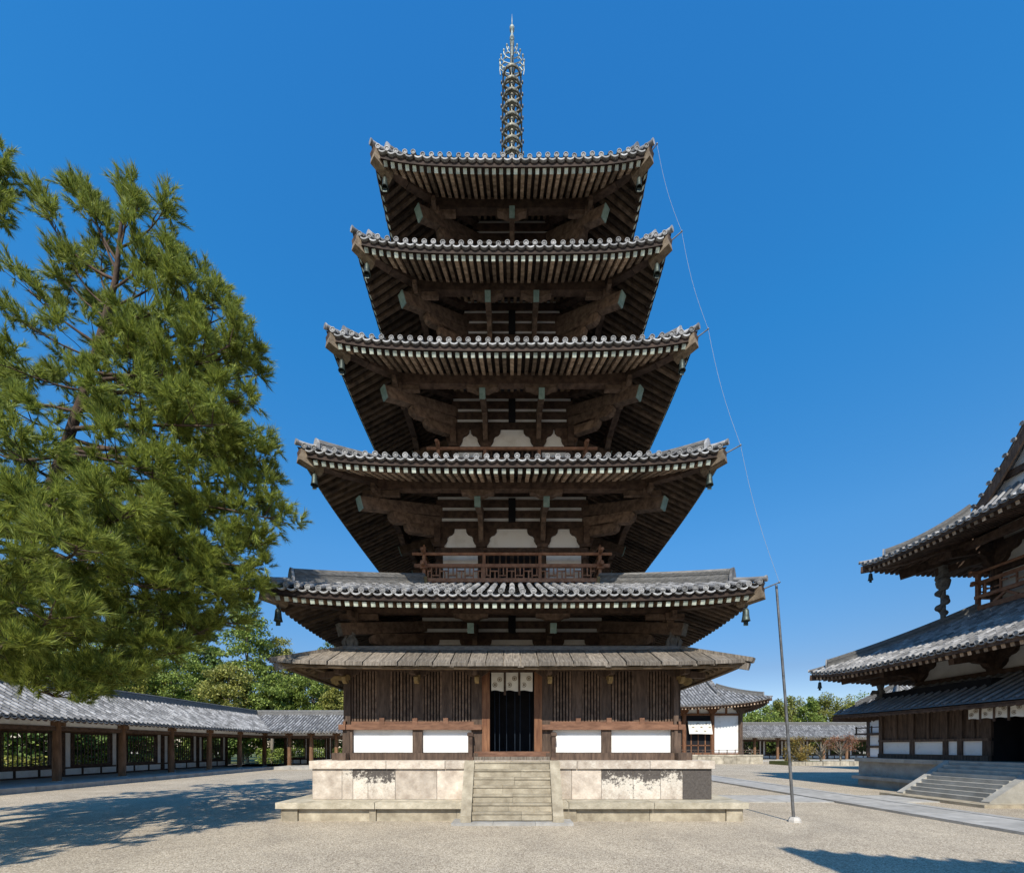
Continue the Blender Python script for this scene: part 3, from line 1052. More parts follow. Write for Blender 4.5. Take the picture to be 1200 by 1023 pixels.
# --- door curtain (hung over the doorway: a thing of its own)
def curtain(name, label, xf, w, z0, z1, n, kind='crest', lean=0.):
    t = thing(name, label, 'curtain', xf(0, 0, z1))
    for i in range(n):
        a, b = -w + 2 * w * i / n + .03, -w + 2 * w * (i + 1) / n - .03
        p = MB(xf)
        f = lambda u, v, q: (a + (b - a) * u, .012 * math.sin(u * 7 + i) * (1 - v) + q + lean * (1 - v), z0 + (z1 - z0) * v + (.02 * math.sin(u * 5) * (1 - v)))
        p.grid(lambda u, v: f(u, v, .02), 8, 6, 0)
        p.grid(lambda u, v: f(u, v, 0.), 8, 6, 0)
        po = p.build('cloth_panel', [CLOTH], t)
        spots = [(.30, .30), (.70, .68)] if kind == 'crest' else [(.14 + .18 * i + .05 * j, .18 + .3 * j) for i in range(5) for j in range(3) if (i + j) % 2]
        if kind == 'crest' and i == 0:
            spots = [(.28, .30), (.66, .62)]
        for (u, v) in spots:
            c = MB(xf)
            x, yy, z = f(u, v, .026)
            r = (b - a) * (.2 if kind == 'crest' else .055)
            for (r0, r1) in ((r, r * .72), (r * .5, .0)):
                vs = [(x + q * math.cos(2 * PI * j / 12), yy, z + q * math.sin(2 * PI * j / 12)) for q in (r0, r1) for j in range(12)]
                c.add(vs, [(j, (j + 1) % 12, 12 + (j + 1) % 12, 12 + j) for j in range(12)], 0)
            c.build('crest_mark', [CREST], po)
    st = MB(xf)
    for i in range(1, n):
        c = -w + 2 * w * i / n
        st.box(c - .035, c + .035, .0, .05, z0 - .13, z1, 0)
    st.box(-w, w, -.01, .04, z1, z1 + .05, 0)
    st.build('curtain_strap', [WOOD], t)
    return t


curtain('door_curtain', 'off-white three-panel curtain with round crests over the pagoda doorway', lambda x, w, z: (x, -5.2 - w, z), .665, 3.80, 4.36, 3)

# --- lightning conductor: leaning steel pole, cable and corner rods
lp = thing('lightning_conductor', 'thin leaning steel pole with cable running up to the right corners of the pagoda roofs', 'lightning conductor', (7.78, -6.55, 0))
pm = MB()
top = (7.17, -6.75, 6.45)
pm.tube([(7.78, -6.55, .02), (7.5, -6.64, 3.2), top], [.040, .036, .030], 8)
po = pm.build('steel_pole', [STEEL], lp)
bm = MB()
bm.lathe((7.8, -6.55, 0), [(.17, -.05), (.16, .06), (.11, .14), (.0, .15)], 7, 0, False)
bm.build('base_block', [CONC], po)
cb = [top]
for ri, r in enumerate(RF):
    W = r['w']
    z = r['z'] + r['up'] - .12
    p = Vector((W + .02, -W - .02 + .0, z - .1))
    ex = {0: .34, 1: .36, 2: .28, 3: .3, 4: .12}[ri]
    e = Vector((W + ex, -W - .05, z + .06))
    rd = MB()
    rd.tube([tuple(p - Vector((.3, -.3, .05))), tuple(e)], .018, 6)
    rd.lathe(tuple(e), [(0, -.03), (.035, 0), (0, .04)], 6)
    rd.build('corner_rod', [STEEL], lp)
    cb.append(tuple(e))
ca = MB()
pts = []
for a, b in zip(cb, cb[1:]):
    A, B = Vector(a), Vector(b)
    for i in range(8):
        f = i / 8
        pts.append(tuple(A.lerp(B, f) + Vector((-.05, .05, -.02)) * math.sin(PI * f)))
pts.append(cb[-1])
ca.tube(pts, .004, 4)
ca.build('cable', [CABLE], lp)


# ------------------------------------------------------------------ generic roofs for the other buildings
def hip_zf(L, prof, up, T):
    return lambda x, t: prof(max(0., t)) + up * upturn(x / max(.3, L - min(t, T))) * max(0., 1 - min(t, T) / T) ** 1.5


def rafters_for(parent, cx, cy, dims, zfs, T, slope, drop, sides, sp=.27, w=.12, h=.15, mats=None):
    """Soffit board, rafters and eave board of a hipped eave. dims[k] = (half length, half width to the eave) of side k."""
    so, ra, fa = MB(), MB(), MB()
    for k in sides:
        L, W = dims[k]
        zf = zfs[k]
        zr = lambda x, t: zf(x, 0) * max(0, 1 - t / T) ** 1.5 + (1 - max(0, 1 - t / T) ** 1.5) * zf(0, 0) - drop + slope * t
        for m_ in (so, ra, fa):
            m_.xf = side(k, cx, cy)
        roof_sheet(so, -L + .05, L - .05, W - .05, lambda x, t: zr(x, t), T, True, 0, h / 2 + .01, 22, 4)
        n = int((2 * L - .5) / sp)
        for i in range(n):
            x = (i - (n - 1) / 2) * sp
            t1 = min(T, L - abs(x) - .1)
            if t1 > .3:
                ra.beam((x, W - .12, zr(x, .12)), (x, W - t1, zr(x, t1)), w, h, 0)
                ra.beam((x, W - .108, zr(x, .108)), (x, W - .12, zr(x, .12)), w + .002, h + .002, 1)
        eave_fascia(fa, L - .1, W, zf, -.26, -.10, -.24, -.07)
    for m_ in (so, ra, fa):
        m_.xf = None
    so.build('soffit', [WOODD], parent)
    ra.build('rafter_rows', mats or [WOOD, WOODR], parent, kind='stuff')
    fa.build('eave_board', [WOOD], parent)
    for sx in (-1, 1):
        for sy in (-1, 1):
            hb = MB()
            W, D = dims[0][0], dims[0][1]
            z0 = zfs[0](dims[0][0], 0)
            P = lambda t, z: (cx + sx * (W - t), cy + sy * (D - t), z)
            hb.beam(P(.03, z0 - .34), P(1.2, z0 - .42), .24, .3, 0)
            hb.beam(P(1.2, z0 - .42), P(T, zfs[0](0, 0) - drop + slope * T - .1), .24, .3, 0)
            hb.build('hip_rafter', [WOOD], parent)


def hip_roof(parent, cx, cy, ax, ay, prof, up, T, fine_sides=(), sp=.30, r=.088, flat=True, name='tiled_roof', mats=None, ridge=True, eave=True, h=.36):
    mats = mats or [TILE, TILELIGHT, TILED, TILEDISC]
    tl = MB()
    dims = {0: (ax, ay), 1: (ay, ax), 2: (ax, ay), 3: (ay, ax)}
    zfs = {k: hip_zf(dims[k][0], prof, up, T) for k in range(4)}
    for k in range(4):
        tl.xf = side(k, cx, cy)
        L, W = dims[k]
        tile_rows(tl, -L, L, W, zfs[k], lambda x: min(T, L - abs(x)), fine=k in fine_sides, flat=flat, sp=sp, r=r, eave=eave)
        roof_sheet(tl, -L, L, W, zfs[k], T)
    tl.xf = None
    ro = tl.build(name, mats, parent)
    if ridge:
        for sx in (-1, 1):
            for sy in (-1, 1):
                hg = MB()
                hip_ridge(hg, cx, cy, sx, sy, ax, ay, lambda t: zfs[0](ax - t, t) if t > 0 else zfs[0](ax, 0), .62, T, h=h)
                hg.build('hip_ridge', [RIDGE, TILE], ro)
    return ro, dims, zfs


def gabled_hip_roof(parent, cx, cy, ax, ay, prof, up, s, fine_sides=(), sp=.30, r=.088, h=.40):
    """Hip-and-gable roof, ridge along x. s: inset of the gable verge from the side eaves."""
    tl = MB()
    dims = {0: (ax, ay), 1: (ay, ax), 2: (ax, ay), 3: (ay, ax)}
    zfs = {k: hip_zf(dims[k][0], prof, up, s) for k in range(4)}
    for k in range(4):
        tl.xf = side(k, cx, cy)
        L, W = dims[k]
        if k % 2 == 0:
            tile_rows(tl, -L, L, W, zfs[k], lambda x: ay if abs(x) < L - s else L - abs(x), fine=k in fine_sides, sp=sp, r=r)
            roof_sheet(tl, -L, L, W, zfs[k], s)
            roof_sheet(tl, -L + s, L - s, W, zfs[k], ay, False, 2, -.06, 20, 10, s)
        else:
            tile_rows(tl, -L, L, W, zfs[k], lambda x: min(s + .5, L - abs(x)), fine=k in fine_sides, sp=sp, r=r)
            roof_sheet(tl, -L, L, W, zfs[k], s)
            # verge: cover tiles that end in discs along the gable
            n = int(2 * (ay - s) / .3)
            for i in range(n):
                x = -(ay - s) + .15 + i * .3
                z = prof(ay - abs(x)) + .05
                vs = []
                for ww in (W - s + .04, W - s - .5):
                    for q in range(5):
                        an = PI * q / 4
                        vs.append((x + r * math.cos(an), ww, z + r * math.sin(an) + .03))
                tl.add(vs, [(q, q + 1, q + 6, q + 5) for q in range(4)], 0, True)
                tile_disc(tl, x, W - s + .04, z + .03, r * 1.05)
    tl.xf = None
    ro = tl.build('tiled_roof', [TILE, TILELIGHT, TILED, TILEDISC], parent)
    for sx in (-1, 1):
        for sy in (-1, 1):
            hg = MB()
            hip_ridge(hg, cx, cy, sx, sy, ax, ay, lambda t: zfs[0](ax - t, t) if t > 0 else zfs[0](ax, 0), .7, s, h=h)
            # descending ridge along the verge
            pts = [(cx + sx * (ax - s - .75), cy + sy * (ay - t), prof(t) + .16) for t in [s * .55 + (ay - s * .55) * j / 8 for j in range(9)]]
            for a, b in zip(pts, pts[1:]):
                hg.beam(a, b, .24, .36, 0)
            p = pts[0]
            hg.prism([(-.2, -.2), (.2, -.2), (.2, .2), (.1, .42), (-.1, .42), (-.2, .2)], lambda u, v, w: (p[0] + u, p[1] + sy * w, p[2] + v), -.02, .08, 1)
            hg.build('hip_ridge', [RIDGE, TILE], ro)
        gw = MB()
        n = 12
        X = cx + sx * (ax - s - .5)
        pts = [(-(ay - s) + 2 * (ay - s) * j / n) for j in range(n + 1)]
        vs = [(X, cy + v, prof(ay - abs(v)) - .12) for v in pts] + [(X, cy + v, prof(s) - .3) for v in pts]
        gw.add(vs, [(j, j + 1, n + 2 + j, n + 1 + j) for j in range(n)], 0)
        X2 = cx + sx * (ax - s - .42)
        for f in (.25, .55):
            zz = prof(s) + (prof(ay) - prof(s)) * f
            hw = (ay - s) * (1 - f) * .9
            gw.box(X2 - .06, X2 + .06, cy - hw, cy + hw, zz - .14, zz + .14, 1)
        gw.box(X2 - .07, X2 + .07, cy - .13, cy + .13, prof(s), prof(ay) - .3, 1)
        gw.build('gable_wall', [PLASTERG, WOOD], ro)
        bb = MB()
        X3 = cx + sx * (ax - s - .06)
        for a, b in zip(pts, pts[1:]):
            bb.beam((X3, cy + a, prof(ay - abs(a)) - .26), (X3, cy + b, prof(ay - abs(b)) - .26), .10, .40, 0)
        bb.prism([(-.3, -.1), (.3, -.1), (.22, -.5), (.08, -.8), (-.08, -.8), (-.22, -.5)], lambda u, v, w: (X3 + sx * (.07 + w), cy + u, prof(ay) - .3 + v), 0, .05, 1)
        bb.build('bargeboard', [WOODWALL, COPPER], ro)
    rg = MB()
    L = ax - s + .05
    rg.box(cx - L, cx + L, cy - .2, cy + .2, prof(ay) - .15, prof(ay) + .5, 0)
    rg.tube([(cx - L - .05, cy, prof(ay) + .56), (cx + L + .05, cy, prof(ay) + .56)], .12, 8, 0)
    for sx in (-1, 1):
        rg.prism([(-.34, -.2), (.34, -.2), (.36, .3), (.2, .7), (.05, .95), (-.05, .95), (-.2, .7), (-.36, .3)], lambda u, v, w: (cx + sx * (L + w), cy + u, prof(ay) + v), 0, .12, 1)
    rg.build('main_ridge', [RIDGE, TILE], ro)
    return ro, dims, zfs


# ------------------------------------------------------------------ the hall on the right
kx, ky = 27.7, -1.9
hall = thing('main_hall', 'two-storey temple hall cut off by the right edge, stone stairs leading to its dark doorway', 'temple hall', (kx, ky, 0))
pl = MB()
pl.box(kx - 8.85, kx + 8.85, ky - 6.45, ky + 6.45, -.1, 1.48)
pl.box(kx - 9.25, kx + 9.25, ky - 6.0, ky + 6.0, -.1, .50)
kp = pl.build('stone_platform', [STONEG], hall)
cp = MB()
for k, (L, W) in {0: (9.0, 6.55), 1: (6.55, 9.0), 2: (9.0, 6.55), 3: (6.55, 9.0)}.items():
    cp.xf = side(k, kx, ky)
    n = 9
    for i in range(n):
        cp.box(-L + 2 * L * i / n + .005, -L + 2 * L * (i + 1) / n - .005, W - .5 + (.0 if k % 2 else .002), W, 1.30, 1.49 + (0 if k % 2 else .002))
cp.xf = None
cp.build('cap_stone', [STONEG], kp)
lp_ = MB()
for k, (L, W) in {2: (9.35, 6.25), 3: (6.25, 9.4)}.items():
    lp_.xf = side(k, kx, ky)
    n = 7
    for i in range(n):
        lp_.box(-L + 2 * L * i / n + .005, -L + 2 * L * (i + 1) / n - .005, W - .6, W, .40, .56 + (0 if k % 2 else .002))
lp_.xf = None
lp_.build('step_slab', [STONEG], kp)
st = MB(side(3, kx, ky))
n = 9
for i in range(n):
    z1 = 1.485 - (1.485 - .12) * i / n - .003
    w1 = 9.0 + 2.05 * (i + 1) / n
    st.box(-1.45, 1.45, 8.8, w1, z1 - .16, z1)
ks = st.build('stone_stair', [STONEG], hall)
for sgn in (-1, 1):
    fl = MB(side(3, kx, ky))
    fl.prism([(9.0, 1.50), (9.08, 1.50), (11.15, .16), (11.15, .0), (9.0, .0)], lambda u, v, w: (w, u, v), sgn * 1.455, sgn * 1.73)
    fl.build('stair_flank', [STONEG], ks)
ft = MB(side(3, kx, ky))
ft.box(-1.9, 2.1, 9.3, 11.75, -.05, .11)
ft.build('foot_slab', [STEP], ks)

kw = MB()
kw.box(kx - 6.9, kx + 8.12, ky - 5.82, ky + 5.82, 1.4, 4.9)
kw.box(kx - 8.12, kx - 6.901, ky - 5.82, ky - .85, 1.4, 4.9)
kw.box(kx - 8.12, kx - 6.901, ky + .85, ky + 5.82, 1.4, 4.9)
kwo = kw.build('skirt_wall', [DARK], hall)
for k, (L, W) in {0: (8.2, 5.9), 2: (8.2, 5.9), 3: (5.9, 8.2)}.items():
    xs = [-5.8, -4.1, -2.54, -1.93, -.9] if k == 3 else [-8.1, -6.2, -4.3, -2.5, -.9]
    for sgn in (-1, 1):
        bd, rl = MB(side(k, kx, ky)), MB(side(k, kx, ky))
        for a, b in zip(xs, xs[1:]):
            a_, b_ = sorted((sgn * a, sgn * b))
            wp = MB(side(k, kx, ky))
            wp.box(a_ + .09, b_ - .09, W - .1, W - .02, 1.72, 2.32)
            wp.build('white_panel', [PLASTER], kwo)
            n = max(2, int((b_ - a_) / .28))
            for i in range(n):
                u0, u1 = a_ + (b_ - a_) * i / n, a_ + (b_ - a_) * (i + 1) / n
                bd.box(u0 + .006, u1 - .006, W - .1, W - .035 - R.uniform(0, .012), 2.44, 4.2)
            mid = (a_ + b_) / 2
            if b_ - a_ > .8:
                bd.box(mid - .05, mid + .05, W - .034, W + .03, 2.44, 4.2)
        a_, b_ = sorted((sgn * xs[0], sgn * xs[-1]))
        rl.box(a_ - .1, b_ + .1, W - .04, W + .08, 2.322, 2.438)
        rl.box(a_ - .1, b_ + .1, W - .04, W + .10, 1.485, 1.715)
        bd.build('plank_panel', [WOODWALL], kwo)
        rl.build('waist_rail', [WOODWALL], kwo)
    for x in [sg * v for v in xs for sg in (-1, 1)]:
        po = MB(side(k, kx, ky))
        wd = .1 if abs(x) > .95 else .16
        po.box(x - wd, x + wd, W - .06, W + .05, 1.716, 2.321)
        po.box(x - wd, x + wd, W - .06, W + .05, 2.439, 4.2)
        po.build('wall_post', [WOODWALL], kwo)
curtain('hall_curtain', 'off-white crest curtain over the dark doorway of the right-hand hall', lambda x, w, z: (kx - 8.95 - w, ky - x, z), .95, 3.20, 3.72, 4)
# lean-to roof of ribbed boards
BOARDK = material('blue grey roof board', (.19, .19, .195), (.33, .33, .325), 4, .55, .25, .2, spec=.5)
kr, dims, zfs = hip_roof(hall, kx, ky, 9.5, 7.5, lambda t: 3.86 + .53 * t, .12, 2.55, sp=.36, r=.075, flat=False, name='lean_to_roof', mats=[BOARDK, BOARDK, BOARDK, BOARDK], ridge=False, eave=False)
rafters_for(kr, kx, ky, dims, zfs, 1.6, .30, .26, (0, 2, 3), mats=[WOODWALL, WOODWALL])
# main body and lower roof
kb = MB()
kb.box(kx - 6.95, kx + 6.95, ky - 4.95, ky + 4.95, 4.6, 7.3)
kbo = kb.build('storey_wall', [PLASTERG], hall)
for k, (L, W) in {0: (7., 5.), 2: (7., 5.), 3: (5., 7.)}.items():
    bm = MB(side(k, kx, ky))
    bm.box(-L - .1, L + .1, W - .08, W + .12, 5.15, 5.35)
    bm.box(-L - .1, L + .1, W - .08, W + .12, 6.2, 6.55)
    bm.box(-L - .1, L + .1, W - .08, W + .12, 6.75, 7.1)
    bm.box(-L - 1.4, L + 1.4, W + 1.2, W + 1.45, 6.02, 6.3)
    bm.build('tie_beam', [WOOD], kbo)
    for i in range(4):
        x = -L + 2 * L * i / 3
        br = MB(side(k, kx, ky))
        br.prism([(u * 1.35, v * 1.25) for u, v in CLOUD], lambda u, v, w: (x + u, w, 5.34 + v), W - .05, W + .14)
        br.beam((x, W - .1, 6.05), (x, W + 1.9, 5.75), .22, .34)
        br.prism([(W, 5.45), (W + .3, 5.5), (W + .5, 5.62), (W + .9, 5.66), (W + 1.2, 5.8), (W, 6.0)], lambda u, v, w: (x + w, u, v), -.1, .1)
        br.build('cloud_bracket', [WOOD], kbo)
for sx in (-1, 1):
    for sy in (-1, 1):
        br = MB()
        P = lambda t, z: (kx + sx * (7 + t), ky + sy * (5 + t), z)
        br.beam(P(-.2, 6.3), P(2.2, 5.75), .26, .38)
        br.beam(P(-.1, 5.8), P(1.3, 5.5), .24, .36)
        br.build('corner_bracket', [WOOD], kbo)
        lion = MB()
        c = (kx + sx * (9.5 - 1.47), ky + sy * (7.5 - 1.47), 4.55)
        lion.lathe(c, [(.1, 0), (.22, .02), (.24, .14), (.15, .24), (.18, .38), (.2, .48), (.12, .58), (.15, .68), (.17, .78), (.1, .88), (.0, .92)], 9)
        lion.tube([(c[0], c[1], c[2] + .4), (c[0] + sx * .4, c[1], c[2] + .45), (c[0] + sx * .5, c[1], c[2] + .3)], [.12, .1, .06], 6)
        lion.build('carved_prop', [CARVED], kbo)
k1, dims, zfs = hip_roof(hall, kx, ky, 10.5, 7.9, lambda t: 5.95 + 2.45 * (.86 * t / 4.6 + .14 * (t / 4.6) ** 2), .44, 4.6, fine_sides=(3,), sp=.30)
rafters_for(k1, kx, ky, dims, zfs, 3.3, .26, .36, (0, 2, 3))
# upper storey
ub = MB()
ub.box(kx - 5.45, kx + 5.45, ky - 2.85, ky + 2.85, 8.0, 12.9)
ubo = ub.build('storey_wall', [PLASTERG], hall)
for k, (L, W) in {0: (5.5, 2.9), 2: (5.5, 2.9), 3: (2.9, 5.5)}.items():
    bm = MB(side(k, kx, ky))
    for z in (10.0, 11.1, 11.6, 12.1):
        bm.box(-L - .1, L + .1, W - .06, W + .12, z, z + .3)
    bm.box(-L - 1.6, L + 1.6, W + 1.4, W + 1.65, 11.0, 11.3)
    bm.build('tie_beam', [WOOD], ubo)
    for i in range(3):
        x = -L + L * i
        co = MB(side(k, kx, ky))
        co.tube([(x, W, 8.2), (x, W, 10.3)], .2, 10)
        co.build('column', [WOOD], ubo)
        br = MB(side(k, kx, ky))
        br.prism([(u * 1.5, v * 1.2) for u, v in CLOUD], lambda u, v, w: (x + u, w, 10.3 + v), W - .05, W + .15)
        br.beam((x, W - .1, 11.25), (x, W + 2.2, 10.85), .24, .36)
        br.build('cloud_bracket', [WOOD], ubo)
for sx in (-1, 1):
    for sy in (-1, 1):
        br = MB()
        P = lambda t, z: (kx + sx * (5.5 + t), ky + sy * (2.9 + t), z)
        br.beam(P(-.2, 11.4), P(2.3, 10.85), .26, .4)
        br.beam(P(-.1, 10.9), P(1.4, 10.6), .24, .36)
        br.build('corner_bracket', [WOOD], ubo)
        dp = MB()
        c = (kx + sx * 6.7, ky + sy * 4.1)
        dp.tube([(c[0], c[1], 8.0), (c[0], c[1], 10.75)], .10, 8)
        hel = [(c[0] + .15 * math.cos(a * 1.0), c[1] + .15 * math.sin(a), 8.55 + a * .118) for a in [j * .42 for j in range(44)]]
        dp.tube(hel, [.12 + .05 * math.sin(j * 1.3) for j in range(44)], 7)
        dp.box(c[0] - .2, c[0] + .2, c[1] - .2, c[1] + .2, 10.3, 10.85)
        dp.lathe((c[0], c[1], 10.0), [(.12, -.3), (.26, -.1), (.3, .1), (.2, .3), (.0, .34)], 8)
        dp.build('carved_pillar', [CARVED], ubo)
rl = MB()
for k, (L, W) in {0: (5.9, 3.3), 1: (3.3, 5.9), 2: (5.9, 3.3), 3: (3.3, 5.9)}.items():
    rl.xf = side(k, kx, ky)
    e = 0 if k % 2 else .004
    rl.box(-L - .1, L + .1, W - .09, W + .09, 8.42 + e, 8.64 + e)
    rl.box(-L - .1, L + .1, W - .08, W + .08, 8.98 + e, 9.12 + e)
    rl.box(-L - .3, L + .3, W - .06, W + .06, 9.66 + e, 9.78 + e)
    rl.tube([(-L - .4, W, 10.2 + e), (L + .4, W, 10.2 + e)], .07, 8)
rl.xf = None
rlo = rl.build('balcony_railing', [WOODRAIL], hall)
for k, (L, W) in {2: (5.9, 3.3), 3: (3.3, 5.9)}.items():
    la = MB(side(k, kx, ky))
    n = int(2 * L / .55)
    for i in range(n):
        x = -L + 2 * L * (i + .5) / n
        la.box(x - .03, x + .03, W - .03, W + .03, 9.13, 9.655)
        la.box(x + .031, x + .24, W - .028, W + .028, 9.28 + (.18 if i % 2 else 0), 9.34 + (.18 if i % 2 else 0))
        la.box(x - .24, x - .031, W - .028, W + .028, 9.46 - (.18 if i % 2 else 0), 9.52 - (.18 if i % 2 else 0))
    la.box(-L, L, W - .024, W + .024, 9.125, 9.165)
    la.box(-L, L, W - .024, W + .024, 9.62, 9.665)
    n = 6 if L > 4 else 3
    for i in range(n):
        x = -L + 2 * L * (i + .5) / n
        sb = MB(side(k, kx, ky))
        sb.beam((x - .45, W, 8.66), (x, W, 8.96), .08, .1)
        sb.beam((x + .45, W, 8.66), (x, W, 8.961), .08, .1)
        sb.build('railing_strut', [WOODRAIL], rlo)
    la.build('fret_panel', [WOODRAIL], rlo)
    for i in range(4):
        x = -L + 2 * L * i / 3
        pm = MB(side(k, kx, ky))
        pm.box(x - .075, x + .075, W - .065, W + .065, 8.4, 10.28)
        pm.build('railing_post', [WOODRAIL], rlo)
k2, dims, zfs = gabled_hip_roof(hall, kx, ky, 9.5, 5.6, lambda t: 11.25 + .1 * t + .16 * t * t, .38, 2.75)
rafters_for(k2, kx, ky, dims, zfs, 2.7, .26, .36, (0, 2, 3))
for (x, y, z, nm) in ((kx - 9.2, ky + 5.3, 11.15, 'upper'), (kx - 10.15, ky + 7.55, 5.90, 'lower')):
    o = proto.copy()
    C.objects.link(o)
    o.location = (x, y, z)
    o['label'] = f"bronze wind bell under the near left corner of the right-hand hall's {nm} tiled roof"
    o['category'], o['group'] = 'bell', 'wind bells under the hall eaves'


# ------------------------------------------------------------------ roofed corridors
def corridor(name, label, origin, du, dv, u0, u1, bay, ucols, clip=None, tile_fine=True, loc=None, windows=True, outer=None, vwin=5.2, group=None):
    """Gallery with open columns on its inner side (v = 1.5) and a latticed wall on the outer one (v = 5.2); eave at v = 0."""
    X = lambda u, v, z: (origin[0] + du[0] * u + dv[0] * v, origin[1] + du[1] * u + dv[1] * v, z)
    t = thing(name, label, 'roofed corridor', loc or X((u0 + u1) / 2, 3.35, 0), group)
    fl = MB(X)
    fl.box(u0, u1, .06, 6.2, -.1, .26)
    fl.build('corridor_floor', [SLAB], t)
    kb = MB(X)
    n = int((u1 - u0) / 1.6)
    for i in range(n):
        kb.box(u0 + (u1 - u0) * i / n + .01, u0 + (u1 - u0) * (i + 1) / n - .01, -.22, .058, -.1, .262 - R.uniform(0, .015))
    kb.build('kerb_stone', [SLAB], t)
    ze, zt, V = 3.50, 5.35, 3.35
    prof = lambda q: ze + (zt - ze) * (.86 * q / V + .14 * (q / V) ** 2)
    tl = MB()
    tl.xf = lambda x, w, z: X(x, -w, z)           # inner slope: w = -v
    tile_rows(tl, u0, u1, 0., lambda x, q: prof(q), (lambda x: V), (clip[0] if clip else None), fine=tile_fine, sp=.30)
    tl.grid(lambda a, b: (u0 + (u1 - u0) * a, -V * b, prof(V * b) - .07), 6, 8, 2)
    tl.xf = lambda x, w, z: X(x, 2 * V + w, z)
    tile_rows(tl, u0, u1, 0., lambda x, q: prof(q), (lambda x: V), (clip[1] if clip else None), fine=False, sp=.30, flat=False)
    tl.grid(lambda a, b: (u0 + (u1 - u0) * a, -V * b, prof(V * b) - .07), 6, 8, 2)
    tl.xf = None
    ro = tl.build('tiled_roof', [TILE, TILELIGHT, TILED, TILEDISC], t)
    rg = MB(X)
    rg.box(u0, u1, V - .17, V + .17, zt - .1, zt + .12, 0)
    rg.box(u0, u1, V - .14, V + .14, zt + .121, zt + .26, 0)
    rg.tube([(u0, V, zt + .30), (u1, V, zt + .30)], .1, 8, 0)
    rg.build('roof_ridge', [RIDGE], ro)
    ra = MB(X)
    n = int((u1 - u0) / .3)
    for i in range(n):
        u = u0 + (u1 - u0) * (i + .5) / n
        ra.beam((u, .08, ze - .16), (u, V, zt - .22), .09, .11)
        ra.beam((u, 2 * V - .08, ze - .16), (u, V, zt - .22), .09, .11)
    ra.build('rafter_rows', [WOOD], ro, kind='stuff')
    bd = MB(X)
    bd.box(u0, u1, .04, .12, ze - .11, ze - .05, 0)
    bd.grid(lambda a, b: (u0 + (u1 - u0) * a, .06 + (V - .06) * b, ze - .10 + (zt - ze - .06) * b), 2, 2, 1)
    bd.grid(lambda a, b: (u0 + (u1 - u0) * a, 2 * V - .06 - (V - .06) * b, ze - .10 + (zt - ze - .06) * b), 2, 2, 1)
    bd.build('soffit', [WOOD, PLASTER], ro)
    be = MB(X)
    be.box(u0, u1, 1.40, 1.60, 2.92, 3.14)
    be.box(u0, u1, vwin - .1, vwin + .1, 3.05, 3.3)
    be.build('tie_beam', [WOOD], t)
    pl = MB(X)
    pl.box(u0, u1, 1.45, 1.55, 3.141, 4.1)
    pl.box(u0, u1, vwin - .05, vwin + .05, 3.301, 4.1)
    pl.build('plaster_strip', [PLASTER], t)
    for u in ucols:
        co = MB(X)
        co.tube([(u, 1.5, .30), (u, 1.5, 1.4), (u, 1.5, 2.92), (u, 1.5, 3.4)], [.185, .19, .165, .15], 12)
        co.tube([(u, 1.5, .24), (u, 1.5, .31)], [.27, .24], 10, 1)
        co.box(u - .35, u + .35, 1.40, 1.6, 3.16, 3.36)
        co.beam((u, 1.5, 3.02), (u, vwin, 3.05), .2, .24)
        co.build('column', [COLWOOD, STONEG], t)
        cw = MB(X)
        cw.tube([(u, vwin, .26), (u, vwin, 3.3)], .17, 10)
        cw.build('column', [WOOD], t)
    if windows:
        for a, b in zip(ucols, ucols[1:]):
            if b - a < 1.2:
                continue
            w0, w1 = a + (b - a) * .17, b - (b - a) * .17
            wn = MB(X)
            n = max(6, int((w1 - w0) / .2))
            for i in range(n):
                u = w0 + (w1 - w0) * (i + .5) / n
                wn.box(u - .019, u + .019, vwin - .025, vwin + .025, .99, 2.86)
            wn.box(w0, w1, vwin - .07, vwin + .07, .84, .99)
            wn.box(w0, w1, vwin - .07, vwin + .07, 2.86, 3.0)
            wn.box(w0 - .14, w0, vwin - .08, vwin + .08, .84, 3.0)
            wn.box(w1, w1 + .14, vwin - .08, vwin + .08, .84, 3.0)
            wn.build('lattice_window', [WOOD], t)
            pp = MB(X)
            pp.box(a + .17, w0 - .142, vwin - .04, vwin + .04, .84, 3.04)
            pp.box(w1 + .142, b - .17, vwin - .04, vwin + .04, .84, 3.04)
            pp.box(a + .17, b - .17, vwin - .04, vwin + .04, .36, .74)
            pp.build('white_panel', [PLASTER], t)
            sr = MB(X)
            sr.box(a + .17, b - .17, vwin - .08, vwin + .08, .741, .838)
            sr.box(a + .17, b - .17, vwin - .08, vwin + .08, .265, .358)
            for f in (.33, .66):
                u = a + (b - a) * f
                sr.box(u - .06, u + .06, vwin - .06, vwin + .06, .36, .74)
            sr.build('wall_rail', [WOOD], t)
    return t


COLWOOD = material('warm brown column wood', (.11, .058, .030), (.24, .135, .075), 3, .8, .2, .3, stretch=(2, 2, .4), c3=(.27, .19, .13))
D = lambda d: CAMY + d
